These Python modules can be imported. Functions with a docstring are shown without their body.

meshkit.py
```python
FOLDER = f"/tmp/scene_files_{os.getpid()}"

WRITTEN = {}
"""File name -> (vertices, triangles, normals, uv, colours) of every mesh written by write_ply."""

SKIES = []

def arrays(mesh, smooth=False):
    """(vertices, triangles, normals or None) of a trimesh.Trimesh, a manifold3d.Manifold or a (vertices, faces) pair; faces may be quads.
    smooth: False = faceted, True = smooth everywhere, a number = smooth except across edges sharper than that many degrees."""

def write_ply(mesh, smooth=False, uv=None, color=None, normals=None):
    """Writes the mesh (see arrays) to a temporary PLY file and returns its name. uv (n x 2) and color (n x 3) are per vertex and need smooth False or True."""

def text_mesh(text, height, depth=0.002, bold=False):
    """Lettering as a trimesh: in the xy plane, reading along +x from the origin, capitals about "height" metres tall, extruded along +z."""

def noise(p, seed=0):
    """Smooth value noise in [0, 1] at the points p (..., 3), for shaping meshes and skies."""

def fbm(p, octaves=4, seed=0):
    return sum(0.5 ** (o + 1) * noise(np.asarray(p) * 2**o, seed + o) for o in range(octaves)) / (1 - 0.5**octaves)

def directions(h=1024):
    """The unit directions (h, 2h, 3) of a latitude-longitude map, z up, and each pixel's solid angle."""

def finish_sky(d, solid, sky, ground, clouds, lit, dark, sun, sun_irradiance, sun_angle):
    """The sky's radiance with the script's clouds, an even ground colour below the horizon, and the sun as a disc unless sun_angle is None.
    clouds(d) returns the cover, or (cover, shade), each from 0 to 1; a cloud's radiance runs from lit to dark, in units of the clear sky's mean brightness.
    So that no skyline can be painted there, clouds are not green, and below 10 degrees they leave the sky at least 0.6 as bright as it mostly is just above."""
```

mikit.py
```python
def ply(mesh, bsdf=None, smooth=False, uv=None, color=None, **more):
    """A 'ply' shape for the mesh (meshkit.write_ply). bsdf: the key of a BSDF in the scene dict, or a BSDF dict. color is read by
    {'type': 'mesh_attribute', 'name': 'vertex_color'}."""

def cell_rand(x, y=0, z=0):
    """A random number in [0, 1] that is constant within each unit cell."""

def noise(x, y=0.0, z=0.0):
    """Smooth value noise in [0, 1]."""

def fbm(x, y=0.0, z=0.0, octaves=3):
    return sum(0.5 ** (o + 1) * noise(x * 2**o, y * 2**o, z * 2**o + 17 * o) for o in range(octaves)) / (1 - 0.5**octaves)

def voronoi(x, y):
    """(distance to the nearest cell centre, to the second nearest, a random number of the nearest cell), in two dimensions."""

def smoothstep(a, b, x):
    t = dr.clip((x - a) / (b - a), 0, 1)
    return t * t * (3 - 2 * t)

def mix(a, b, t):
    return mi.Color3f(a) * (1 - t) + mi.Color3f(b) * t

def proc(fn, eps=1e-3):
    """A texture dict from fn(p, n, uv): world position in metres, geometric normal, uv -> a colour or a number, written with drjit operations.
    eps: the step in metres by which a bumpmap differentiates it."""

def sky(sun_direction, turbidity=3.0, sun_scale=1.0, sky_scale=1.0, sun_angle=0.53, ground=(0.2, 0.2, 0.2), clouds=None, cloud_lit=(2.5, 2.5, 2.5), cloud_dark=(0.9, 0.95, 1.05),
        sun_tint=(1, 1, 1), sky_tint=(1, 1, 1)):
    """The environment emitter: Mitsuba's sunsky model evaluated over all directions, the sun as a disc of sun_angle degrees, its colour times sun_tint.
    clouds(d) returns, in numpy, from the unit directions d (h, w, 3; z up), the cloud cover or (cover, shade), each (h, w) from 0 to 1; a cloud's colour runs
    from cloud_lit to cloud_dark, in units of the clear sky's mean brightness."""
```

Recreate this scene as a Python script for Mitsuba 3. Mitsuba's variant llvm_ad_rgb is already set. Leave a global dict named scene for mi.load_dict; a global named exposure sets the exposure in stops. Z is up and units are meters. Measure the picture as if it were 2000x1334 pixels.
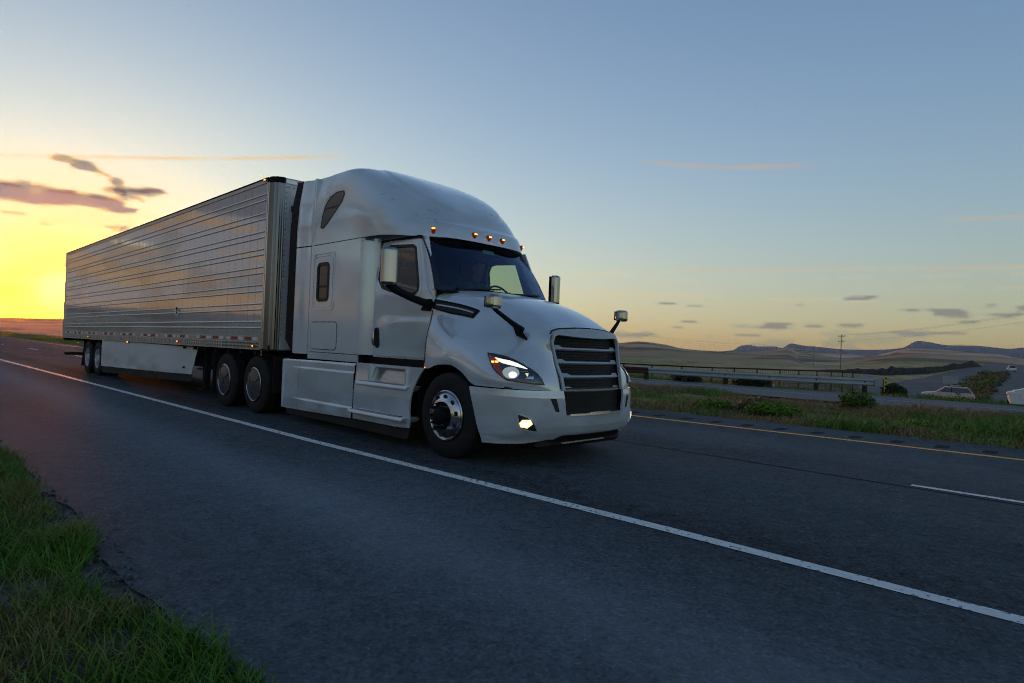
import math, random
import numpy as np
import trimesh, manifold3d
import mitsuba as mi
import drjit as dr
import shapely.geometry as sg
import shapely.affinity as sa
from scipy.interpolate import CubicSpline, PchipInterpolator
import mikit, meshkit
from mikit import proc, noise, fbm, voronoi, smoothstep, mix, cell_rand

scene, labels = {}, {}
T = mi.ScalarTransform4f
RNG = np.random.default_rng(11)

# ------------------------------------------------------------------ camera, sky, exposure
# world: x = driving direction, y = to the left across the road, z up; the lorry's right side lies at y = 0
EYE = np.array([10.439, -4.621, 1.337])
YAW, PITCH, ROLL = 2.339, 0.009, 0.04


def camera_axes():
    f = np.array([math.cos(PITCH) * math.cos(YAW), math.cos(PITCH) * math.sin(YAW), math.sin(PITCH)])
    r = np.cross(f, [0, 0, 1.0]); r /= np.linalg.norm(r)
    u = np.cross(r, f)
    return f, -r * math.sin(ROLL) + u * math.cos(ROLL)


_f, _u = camera_axes()
scene['camera'] = {'type': 'perspective', 'fov': 79.46, 'fov_axis': 'x', 'near_clip': 0.05, 'far_clip': 60000.0,
                   'to_world': T().look_at(origin=EYE.tolist(), target=(EYE + _f).tolist(), up=_u.tolist())}
exposure = 3.62

SUN_AZ, SUN_EL = 169.9, 2.8
SUN = (math.cos(math.radians(SUN_AZ)) * math.cos(math.radians(SUN_EL)), math.sin(math.radians(SUN_AZ)) * math.cos(math.radians(SUN_EL)), math.sin(math.radians(SUN_EL)))

# dark evening clouds: azimuth, elevation, half width, half height in degrees, tilt, density
DARK_CLOUDS = [(173.4, 9.75, 2.6, .72, -.03, 1), (170.6, 9.75, 2.6, .68, -.03, 1), (168.2, 9.75, 2.4, .6, -.06, 1), (166.9, 9.4, 1.6, .42, -.1, 1), (166.2, 10.9, 2.5, .40, -.06, 1), (164.6, 11.2, 1.4, .26, 0, .9), (167.0, 11.5, .6, .36, 0, .6),
               (169.2, 12.2, 1.5, .36, .1, .7), (170.6, 12.5, .8, .36, 0, .5), (166.9, 8.0, .9, .2, 0, .7), (173.2, 8.2, .8, .14, 0, .5), (171.5, 7.7, .5, .1, 0, .5), (172.6, 1.1, 4.0, .22, 0, .7),
               (169.5, .9, 3.0, .2, 0, .6),
               (104.2, 5.1, 1.9, .16, 0, .9), (120.2, 4.45, 1.1, .12, 0, .7), (117.6, 4.3, .7, .1, 0, .5), (109.0, 4.55, .5, .1, 0, .5), (101.2, 4.08, 1.0, .16, 0, .8), (98.9, 3.85, 1.5, .34, 0, .9), (99.6, 4.1, 1.2, .2, 0, .8),
               (95.4, 3.8, 1.2, .22, 0, .9), (94.0, 4.35, 1.1, .26, 0, .9), (96.3, 4.4, .8, .16, 0, .6), (111.8, 2.62, 2.9, .2, 0, .95), (110.8, 2.9, 1.5, .12, 0, .7), (108.0, 2.78, 1.3, .14, 0, .8), (105.3, 2.85, 1.2, .2, 0, .8),
               (101.3, 2.35, 1.5, .22, 0, .9), (98.9, 2.35, 1.2, .1, 0, .8), (113.0, 1.85, 1.4, .13, 0, .8), (110.9, 1.4, 1.6, .16, 0, .6), (122.6, 1.55, 2.2, .3, 0, .8), (111.2, 1.05, 2.0, .3, 0, .45), (117.9, 2.9, .7, .1, 0, .7),
               (119.0, 2.4, .45, .09, 0, .6), (116.3, 1.6, .5, .1, 0, .5), (97.6, 3.2, .7, .1, 0, .6), (94.5, 3.0, 1.0, .1, 0, .6), (103.5, 1.9, 2.5, .6, 0, .22), (106.0, 1.6, 1.5, .8, 0, .22)]

# vapour trails: azimuth/elevation polyline, half width in degrees, density
TRAILS = [([(182, 10.6), (174.2, 12.02), (168.15, 13.14), (161.1, 14.3), (154.7, 15.34), (149, 16.2)], .13, .62), ([(123.5, 16.9), (120.6, 16.68), (117, 16.3), (114.5, 16.13), (111.1, 16.0), (107.5, 15.83)], .16, .42),
          ([(100, 10.94), (97.5, 10.86), (94.5, 10.69), (90, 10.4)], .13, .42),
          ([(130, 7.0), (122.5, 7.28), (115.9, 7.46), (109.7, 7.46), (104, 7.42), (98.9, 7.29), (94.4, 7.19), (88, 7)], .13, .42),
          ([(126, 6.36), (118, 6.65), (111.6, 6.7), (104, 6.69), (94.4, 6.68), (88, 6.6)], .13, .26), ([(124.5, 5.85), (115.8, 6.12), (109.6, 6.13), (104, 5.99), (94.4, 5.74), (88, 5.6)], .15, .22),
          ([(130, 5.1), (122.4, 5.16), (114, 5.11), (106, 4.93), (102, 4.8)], .13, .42), ([(131, 6.85), (120, 7.1)], .35, .25)]


def clouds(d):
    az = np.degrees(np.arctan2(d[..., 1], d[..., 0])) % 360
    el = np.degrees(np.arcsin(d[..., 2]))
    q = np.stack([az * .5, el * 1.7, 0 * az], -1)
    wob = meshkit.fbm(q * 1.3, 4, 3) - .5
    wob2 = meshkit.fbm(q * 1.1 + 31, 4, 9) - .5
    dark = np.zeros_like(az)
    for a, e, w, h, tilt, k in DARK_CLOUDS:
        da = az - a
        r = np.sqrt((da / w) ** 2 + ((el - e - tilt * da) / h) ** 2) + wob * 1.5 + .1
        dark = np.maximum(dark, k * np.clip((1.15 - r) / .5, 0, 1))
    trail = np.zeros_like(az)
    for pts, w, k in TRAILS:
        a, e = np.array(pts[::-1] if pts[0][0] > pts[-1][0] else pts).T
        at = PchipInterpolator(a, e, extrapolate=False)(az)
        fade = np.clip(np.minimum(az - a.min(), a.max() - az) / 2.5, 0, 1)
        trail = np.maximum(trail, np.nan_to_num(k * fade * np.exp(-((el - at) / w) ** 2)) * (.75 + .8 * wob))
    # broken evening cloud all round the horizon away from the open western strip
    off = np.clip((az - 174.5) / 7, 0, 1) * np.clip((300 - az) / 40, 0, 1)
    s = np.stack([az * .085, el * .5, 0 * az + 5], -1)
    broken = meshkit.fbm(s, 5, 21)
    band = np.clip((el + .6) / 1, 0, 1) * np.clip((26 - el) / 12, 0, 1)
    cov = off * band * np.clip((broken - .40 + .22 * np.exp(-((az - 195) / 22) ** 2) * np.clip((16 - el) / 6, 0, 1)) / .04, 0, 1) * .97
    tone = np.clip(.87 + 5.0 * (meshkit.fbm(s * 1.3 + 8, 5, 5) - .47), .70, 1)
    da = (az - SUN_AZ + 180) % 360 - 180
    # golden veil of thin cloud before the setting sun
    veil = np.exp(-(da / np.where(da > 0, 10, 9.5)) ** 2) * np.clip(1.25 - el / 11.5, 0, 1) * (1 - .8 * np.exp(-((da / 2.0) ** 2 + ((el - SUN_EL) / 1.3) ** 2)))
    streak = .75 + .5 * (meshkit.fbm(np.stack([az * .12, el * 2.4, 0 * az], -1), 4, 2) - .3)
    veil = np.clip(veil * streak * 1.1, 0, .97)
    rim = np.clip(dark * 3, 0, 1) * np.exp(-(da / 14) ** 2)
    glowband = .88 * np.exp(-np.clip(el, 0, 90) / 4.6) * np.clip(1.25 - np.abs(da) / 110, 0, 1) * np.where(da > 0, np.exp(-(da / 9) ** 2), 1)
    cover = np.maximum.reduce([veil, cov, dark, rim * .8, glowband, trail])
    shade = np.where(dark > .3, np.clip((dark - .3) / .3, 0, 1), 0)
    shade = np.where((cov > np.maximum(dark, veil)), tone, shade)
    shade = np.where((glowband >= np.maximum.reduce([cov, dark, veil, trail])), np.clip(.46 + (np.abs(da) - 30) / 220, .38, .8), shade)
    far = np.clip((np.abs(da) - 14) / 20, 0, 1)
    shade = np.maximum(shade, far * np.where(trail > np.maximum(dark, cov), .22, np.where(dark > .02, .93, 0)))
    return cover, shade


scene['sky'] = mikit.sky(SUN, turbidity=2.1, sun_scale=.24, sun_angle=3.4, sun_tint=(1, .68, .004), sky_tint=(.68, .88, 1.30),
                         ground=(.06, .06, .06), clouds=clouds, cloud_lit=(3.5, 1.75, .24), cloud_dark=(.42, .37, .405))


# ------------------------------------------------------------------ helpers
def two(b):
    return {'type': 'twosided', 'bsdf': b}


def rgb(*v):
    return {'type': 'rgb', 'value': [float(x) for x in v]}


def mat(name, color, rough=.5, metal=0., coat=0., spec=.5, bump=None, scale=1.0, **more):
    b = {'type': 'principled', 'base_color': rgb(*color) if isinstance(color, (tuple, list)) else color, 'roughness': rough, 'metallic': metal, 'specular': spec, **more}
    if coat:
        b.update(clearcoat=coat, clearcoat_gloss=.96)
    if bump is not None:
        b = {'type': 'bumpmap', 'arbitrary': bump, 'scale': scale, 'bsdf': b}
    scene[name] = two(b)
    return name


def glow(name, color, power):
    return {'emitter': {'type': 'area', 'radiance': rgb(*[c * power for c in color])}}


def numbered(name):
    used = lambda k: k in scene or k in labels or any(x.startswith(k + '__') for x in scene)
    if not used(name):
        return name
    for i in range(1, 2000):
        if not used(f'{name}_{i:03d}'):
            return f'{name}_{i:03d}'


SEEN = set()


def thing(name, label, cat, group=None, kind=None):
    key, i = name, 0
    while key in labels or key in scene:
        i += 1
        key = f'{name}_{i:03d}'
    labels[key] = {'label': label, 'category': cat}
    if group:
        labels[key]['group'] = group
    if kind:
        labels[key]['kind'] = kind
    return key


COUNT = {}


def put(name, mesh, m, parent=None, smooth=False, label=None, kind=None, **more):
    base = f'{parent}__{name}' if parent else name
    i = COUNT.get(base, 0)
    COUNT[base] = i + 1
    key = base if i == 0 else f'{base}_{i:03d}'
    scene[key] = mesh if isinstance(mesh, dict) else mikit.ply(mesh, m, smooth=smooth, **more)
    if label or kind:
        labels[key] = {}
        if label:
            labels[key]['label'] = label
        if kind:
            labels[key]['kind'] = kind
    return key


def struct(name, mesh, m, label, smooth=False, **more):
    key = put(name, mesh, m, None, smooth, **more)
    labels[key] = {'label': label, 'category': name.replace('_', ' '), 'kind': 'structure'}
    return key


def cat(*ms):
    return trimesh.util.concatenate([m for m in ms if m is not None])


def tm(v, f):
    v, f = np.asarray(v, float), np.asarray(f, int)
    if f.shape[1] == 4:
        f = np.vstack([f[:, [0, 1, 2]], f[:, [0, 2, 3]]])
    return trimesh.Trimesh(v, f, process=False)


def grid(P, flip=False):
    P = np.asarray(P, float)
    n, m = P.shape[:2]
    i = np.arange(n * m).reshape(n, m)
    q = np.stack([i[:-1, :-1], i[1:, :-1], i[1:, 1:], i[:-1, 1:]], -1).reshape(-1, 4)
    return tm(P.reshape(-1, 3), q[:, ::-1] if flip else q)


def box(x0, x1, y0, y1, z0, z1, c=0.):
    """A box with chamfered edges."""
    h = np.array([x1 - x0, y1 - y0, z1 - z0]) / 2
    o = np.array([x1 + x0, y1 + y0, z1 + z0]) / 2
    c = min(c, .45 * h.min())
    if c <= 0:
        return trimesh.creation.box(2 * h, trimesh.transformations.translation_matrix(o))
    s = np.array([[a, b, d] for a in (-1, 1) for b in (-1, 1) for d in (-1, 1)], float)
    p = np.vstack([s * (h - c * (1 - np.eye(3)[k])) for k in range(3)])
    return trimesh.Trimesh(p + o).convex_hull


def tube(pts, r, n=8, cap=True):
    p = np.asarray(pts, float)
    r = np.broadcast_to(r, (len(p),)).astype(float)
    t = np.gradient(p, axis=0)
    t /= np.linalg.norm(t, axis=1, keepdims=True) + 1e-12
    a = np.cross(t, np.where(np.abs(t[:, 2:]) < .9, [0, 0, 1.0], [1.0, 0, 0]))
    a /= np.linalg.norm(a, axis=1, keepdims=True) + 1e-12
    b, g = np.cross(t, a), np.arange(n) * 2 * np.pi / n
    v = (p[:, None] + r[:, None, None] * (np.cos(g)[None, :, None] * a[:, None] + np.sin(g)[None, :, None] * b[:, None])).reshape(-1, 3)
    i, j = np.meshgrid(np.arange(len(p) - 1), np.arange(n), indexing='ij')
    q = np.stack([i * n + j, i * n + (j + 1) % n, (i + 1) * n + (j + 1) % n, (i + 1) * n + j], -1).reshape(-1, 4)
    f = np.vstack([q[:, [0, 1, 2]], q[:, [0, 2, 3]]])
    if cap:
        k = np.arange(1, n - 1)
        e = (len(p) - 1) * n
        f = np.vstack([f, np.stack([0 * k, k + 1, k], 1), np.stack([0 * k + e, e + k, e + k + 1], 1)])
    return tm(v, f)


def cyl(p0, p1, r, n=24):
    return tube([p0, p1], r, n)


def lathe(prof, center, n=48, flip=False):
    """Revolve (radius, y) pairs about the y axis through the centre."""
    g = np.arange(n + 1) * 2 * np.pi / n
    p = np.asarray(prof, float)
    P = np.stack([center[0] + p[:, None, 0] * np.cos(g), center[1] + p[:, None, 1] + 0 * g, center[2] + p[:, None, 0] * np.sin(g)], -1)
    return grid(P, flip)


def move(m, d):
    m = m.copy()
    m.apply_translation(d)
    return m


def mirror(m, about=1.3):
    m = m.copy()
    m.vertices[:, 1] = 2 * about - m.vertices[:, 1]
    m.invert()
    return m


def slab(poly, fn, t=.01, step=.12, sunk=False):
    """A sheet of thickness t over a polygon in (a, b), laid on the surface fn(a, b) -> (n, 3); sunk: its outer face lies on the surface."""
    out = []
    for g in getattr(poly, 'geoms', [poly]):
        hh = .3 * step if step else 1.0
        m = trimesh.creation.extrude_polygon(g, hh, engine='earcut')
        v, f = trimesh.remesh.subdivide_to_size(m.vertices, m.faces, step, max_iter=14) if step else (m.vertices, m.faces)
        h = 1e-3
        a, b, c = v.T
        c = c / hh
        p = fn(a, b)
        n = np.cross(fn(a + h, b) - fn(a - h, b), fn(a, b + h) - fn(a, b - h))
        n /= np.linalg.norm(n, axis=1, keepdims=True) + 1e-12
        out.append(tm(p + n * ((c - sunk) * t)[:, None], f))
    m = cat(*out)
    m.merge_vertices(digits_vertex=6)
    return m


def rrect(x0, x1, y0, y1, r):
    return sg.box(x0 + r, y0 + r, x1 - r, y1 - r).buffer(r, quad_segs=6)


# ------------------------------------------------------------------ materials of the setting
def f_asphalt(p, n, uv):
    fine = .5 * noise(p.x * 60, p.y * 60, p.z) + .5 * noise(p.x * 22, p.y * 30, 6.0)
    mid = fbm(p.x * 9, p.y * 9, 1.3, 3)
    big = fbm(p.x * .35, p.y * 1.1, 4.1, 3)
    speck = smoothstep(.93, .99, noise(p.x * 38 + 7, p.y * 38, 2.2))
    lane = dr.exp(-dr.square((p.y + 2.0) / .45)) * .9 - .35 * dr.exp(-dr.square((p.y + .15) / .35)) + .2 * dr.exp(-dr.square((p.y - 4.9) / .7))
    grain = smoothstep(.55, .9, noise(p.x * 75, p.y * 75, 8.0)) - .55 * smoothstep(.55, .85, noise(p.x * 55, p.y * 55, 3.0))
    v = .054 + .036 * grain + .05 * fine * fine + .045 * (mid - .5) + .05 * (big - .5) + .060 * lane + .022 * smoothstep(-.3, -1.2, p.y) + .16 * speck
    return mi.Color3f(dr.maximum(v, .007)) * mi.Color3f(.86, 1.0, 1.14)


def h_asphalt(p, n, uv):
    return noise(p.x * 75, p.y * 75, p.z) * .6 + noise(p.x * 160, p.y * 160, 3.0) * .4


mat('mat_asphalt', proc(f_asphalt), .8, spec=.08, bump=proc(h_asphalt, 2e-3), scale=.0022)
mat('mat_far_asphalt', proc(lambda p, n, uv: mi.Color3f(.105 + .06 * (fbm(p.x * 2, p.y * 4, .5, 3) - .5)) * mi.Color3f(1, .98, .97)), .7, spec=.3)


def f_paint(base):
    def fn(p, n, uv):
        w = fbm(p.x * 7, p.y * 30, 2.0, 4)
        chip = smoothstep(.64, .72, noise(p.x * 45, p.y * 45, 1.0) * .6 + .4 * w)
        return mix(base, (.06, .06, .065), chip * .8) * (.8 + .4 * w)
    return fn


mat('mat_line_white', proc(f_paint((.62, .62, .6))), .6)
mat('mat_line_far', (.42, .42, .41), .7)
mat('mat_line_yellow', proc(f_paint((.85, .37, .02))), .6)
mat('mat_tar', (.025, .025, .028), .95, spec=.02)
mat('mat_crack', (.036, .038, .043), .95, spec=.02)


def f_ground(p, n, uv):
    a = fbm(p.x * .02, p.y * .02, 1.0, 4)
    b = fbm(p.x * .25, p.y * .25, 2.0, 4)
    c = noise(p.x * 3, p.y * 3, 5.0)
    col = mix((.33, .24, .14), (.19, .18, .065), smoothstep(.35, .65, .6 * a + .4 * b))
    spot = smoothstep(.58, .7, b * .7 + .3 * c)
    return mix(col, (.035, .042, .02), spot * .8) * (.75 + .5 * c)


mat('mat_ground', proc(f_ground), .95, spec=.1)


def f_verge(p, n, uv):
    c = noise(p.x * 40, p.y * 40, 5.0)
    g = fbm(p.x * 5, p.y * 5, 2.0, 3)
    return mix((.045, .04, .036), (.13, .125, .12), c * g * 1.4)


mat('mat_verge', proc(f_verge), .9, spec=.2)


def f_hill(p, n, uv):
    a = fbm(p.x * .008, p.y * .008, p.z * .03, 4)
    b = fbm(p.x * .05, p.y * .05, p.z * .15, 3)
    gully = smoothstep(.5, .68, fbm(p.x * .02 + 3, p.y * .02, p.z * .3, 4))
    col = mix((.44, .28, .20), (.27, .19, .115), smoothstep(.35, .65, a))
    return mix(col, (.08, .07, .05), gully * .75) * (.7 + .6 * b)


mat('mat_hill', proc(f_hill), .95, spec=.1)
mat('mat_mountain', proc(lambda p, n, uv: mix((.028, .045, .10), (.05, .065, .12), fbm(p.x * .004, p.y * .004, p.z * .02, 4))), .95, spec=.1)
mat('mat_soil', proc(lambda p, n, uv: mix((.02, .018, .018), (.06, .05, .045), noise(p.x * 1.5, p.y * 1.5, p.z * 3))), .95, spec=.1)
mat('mat_gravel_road', proc(lambda p, n, uv: mix((.09, .082, .078), (.15, .135, .125), fbm(p.x * .4, p.y * .4, 1.0, 4))), .9, spec=.2)
scene['mat_grass'] = two({'type': 'principled', 'base_color': {'type': 'mesh_attribute', 'name': 'vertex_color'}, 'roughness': .6, 'specular': .25})
mat('mat_galvanised', proc(lambda p, n, uv: mix((.28, .31, .33), (.42, .45, .47), fbm(p.x * 3, p.y * 3, p.z * 12, 3))), .5, metal=.5)
mat('mat_rust', proc(lambda p, n, uv: mix((.03, .016, .013), (.07, .03, .02), fbm(p.x * 6, p.y * 6, p.z * 9, 3))), .8)
mat('mat_post_wood', (.045, .035, .028), .9, spec=.2)
mat('mat_fence_steel', (.02, .018, .016), .8)
mat('mat_sign_white', (.6, .6, .6), .6)
mat('mat_sign_grey', (.3, .31, .33), .6)
mat('mat_marker_yellow', (.55, .33, .03), .6)
mat('mat_black', (.012, .012, .013), .6, spec=.3)


# ------------------------------------------------------------------ the lie of the land
def sstep(a, b, x):
    t = np.clip((x - a) / (b - a), 0, 1)
    return t * t * (3 - 2 * t)


def land(x, y):
    """Height of the ground."""
    x, y = np.asarray(x, float), np.asarray(y, float)
    dx, dy = x - EYE[0], y - EYE[1]
    r = np.hypot(dx, dy)
    az = np.degrees(np.arctan2(dy, dx)) % 360
    z = -.06 + 0 * x
    z = z - .12 * sstep(3.7, 5.2, -y) * 1.0 - .6 * sstep(5.2, 12, -y) - .1 * sstep(9.2, 12.5, y) * sstep(17, 13.5, y)
    drop = sstep(24.2, 31, y)
    right = sstep(107, 101, az)
    plain = -1.55 + right * (np.interp(r, [0, 100, 150, 180, 230, 420, 900], [-2.9, -2.9, -2.0, -1.3, -.1, 2.6, 6]) + 1.55)
    n = meshkit.fbm(np.stack([x * .03, y * .03, 0 * x], -1), 3, 4) - .5
    z = z * (1 - drop) + drop * (plain + n * .7)
    z = z - 1.2 * sstep(14, 40, -y)
    return z


rr = np.concatenate([[0], np.geomspace(.6, 6, 14), np.geomspace(6.6, 700, 120), np.geomspace(800, 6700, 14)])
aa = np.concatenate([np.arange(-172, 86, 6.0), np.arange(86, 186, .5)])
A, R = np.meshgrid(np.radians(aa), rr, indexing='ij')
X, Y = EYE[0] + R * np.cos(A), EYE[1] + R * np.sin(A)
P = np.stack([X, Y, land(X, Y)], -1)
P = np.concatenate([P, P[:1]], 0)
struct('ground', grid(P, True), 'mat_ground', 'dry rangeland with brown and olive grass beyond the highway', smooth=True)

# hills and mountains
HILL_EL = np.array([(60, .6), (88, .5), (94.3, .42), (95.7, .68), (98.5, .88), (100.7, .95), (103.8, .42), (105.5, .42), (107.5, .5), (109.6, .7), (111.4, .52), (114.3, .34), (117, .38), (118.7, .5), (120, .76), (122.3, .92), (124, .72), (128, .5), (140, .7), (155, .8), (163, .9),
                    (167.7, .82), (170.5, .66), (173.8, .5), (179, .35), (186, .5), (210, .6)])


def hill_sheet(a0, a1, r0, r1, rtop, seed, step=.2):
    a = np.arange(a0, a1 + .01, step)
    q = np.geomspace(r0, r1, 60)
    A, R = np.meshgrid(np.radians(a), q, indexing='ij')
    top = PchipInterpolator(HILL_EL[:, 0], HILL_EL[:, 1])(a)[:, None]
    ztop = EYE[2] + rtop * np.tan(np.radians(top))
    X, Y = EYE[0] + R * np.cos(A), EYE[1] + R * np.sin(A)
    z0 = land(X, Y) - .5
    up = sstep(r0, rtop, R) ** .8 * (1 - .8 * sstep(rtop, r1, R))
    n = meshkit.fbm(np.stack([X * .006, Y * .006, 0 * X], -1), 4, seed) - .5
    env = np.sin(np.pi * np.clip((R - r0) / (rtop - r0), 0, 1))
    edge = sstep(a0, a0 + 2, a)[:, None] * sstep(a1, a1 - 2, a)[:, None]
    z = z0 + (up * (ztop - z0) + env * n * 14) * edge
    return grid(np.stack([X, Y, z], -1), True)


struct('hills', hill_sheet(108, 166, 260, 1500, 850, 7), 'mat_hill', 'low bare brown hills behind the fence line right of the truck', smooth=True)
struct('hills', hill_sheet(84, 112, 330, 1900, 1250, 8), 'mat_hill', 'grey olive hill ridge below the blue mountains', smooth=True)
struct('hills', hill_sheet(160.5, 177, 420, 1700, 900, 9), 'mat_hill', 'low orange hazy hills below the setting sun', smooth=True)
HILL_EL = np.array([(170, .6), (186, 1.5), (200, 1.9), (215, 1.6), (235, 2.1), (260, 1.7), (285, 1.9), (310, 1.2), (330, 1.0)])
struct('hills', hill_sheet(183, 322, 300, 1500, 800, 12, .5), 'mat_hill', 'low hills on the near side of the highway, outside the picture', smooth=True)
MOUNT_EL = np.array([(80, 1.2), (90, 1.35), (94.3, 1.42), (95.1, 1.32), (97.2, 1.48), (98.8, 1.47), (99.9, 1.66), (100.6, 1.74), (101.7, 1.16), (103.4, .95), (105.3, .9), (107.5, 1.02), (108.6, 1.1), (109.65, 1.25), (110.35, .85), (111.0, .95), (112.26, .9), (112.9, 1.0), (113.6, .92), (114.3, .5), (116, .3), (118, .1)])
a = np.arange(80, 118, .1)
q = np.array([7600, 8200, 8800, 9300, 9800, 10600, 12000.0]) * .5
A, R = np.meshgrid(np.radians(a), q, indexing='ij')
h = np.array([0, .3, .62, .88, 1.0, .7, 0])
el = PchipInterpolator(MOUNT_EL[:, 0], MOUNT_EL[:, 1])(a)[:, None]
X, Y = EYE[0] + R * np.cos(A), EYE[1] + R * np.sin(A)
n = meshkit.fbm(np.stack([X * .0022, Y * .0022, 0 * X], -1), 4, 3) - .5
Z = -10 + (4900 * np.tan(np.radians(el)) + 11) * np.clip(h + n * .35 * np.sin(np.pi * h), 0, 1.0)
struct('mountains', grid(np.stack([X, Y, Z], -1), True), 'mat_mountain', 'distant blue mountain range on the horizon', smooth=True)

# ------------------------------------------------------------------ the highway


def bend(x):
    return np.interp(x, [-400, 0, 2, 4, 7, 10, 20], [-.3, 0, .04, .12, .38, .6, 1.0])


def strip(x, y0, y1, z):
    x = np.asarray(x, float)
    n = len(x)
    y0, y1 = np.broadcast_to(y0, n), np.broadcast_to(y1, n)
    return grid(np.stack([np.stack([x, y0, 0 * x + z], -1), np.stack([x, y1, 0 * x + z], -1)], 1), True)


xs = np.concatenate([np.linspace(-1200, -60, 40), np.arange(-58, -4, 1.0), np.arange(-4, 14, .1), np.arange(14, 60, 1.0), np.linspace(62, 300, 20)])
edge_n = -3.60 + .10 * (meshkit.noise(np.stack([xs * 1.2, 0 * xs, 0 * xs], -1), 3) - .5) + .05 * (meshkit.noise(np.stack([xs * 5, 0 * xs, 0 * xs], -1), 5) - .5)
struct('road', strip(xs, edge_n, 7.95 + bend(xs), 0.0), 'mat_asphalt', 'dark asphalt highway carriageway under the truck')


def edge_white(x):
    return np.interp(x, [-1200, -21, 3, 8, 12, 60], [-5, -1.02, -.585, -.395, -.33, 0])


put('edge_line', strip(xs, edge_white(xs) - .065, edge_white(xs) + .065, .004), 'mat_line_white', 'road')
put('edge_line', strip(xs, 6.32 + bend(xs), 6.46 + bend(xs), .004), 'mat_line_yellow', 'road', label='yellow left edge line')
for k in range(-12, 4):
    x0 = 8.93 + 12.2 * k
    x = np.linspace(x0, x0 + 3.05, 5)
    put('lane_dash', strip(x, 3.27 + .02 * (x - 9), 3.37 + .02 * (x - 9), .004), 'mat_line_white', 'road')
x = np.linspace(-40, 30, 90)
w = meshkit.noise(np.stack([x * 1.5, 0 * x, 0 * x], -1), 8)
put('tar_seam', strip(x, 3.12 + .03 * w, 3.145 + .05 * w, .003), 'mat_tar', 'road')
for k in range(46):
    x0 = -12 + k * .62
    y0 = 6.78 + float(bend(x0))
    put('rumble_groove', slab(rrect(x0, x0 + .17, y0, y0 + .4, .05), lambda a, b: np.stack([a, b, 0 * a + .002], -1), .002, None), 'mat_crack', 'road')

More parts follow.
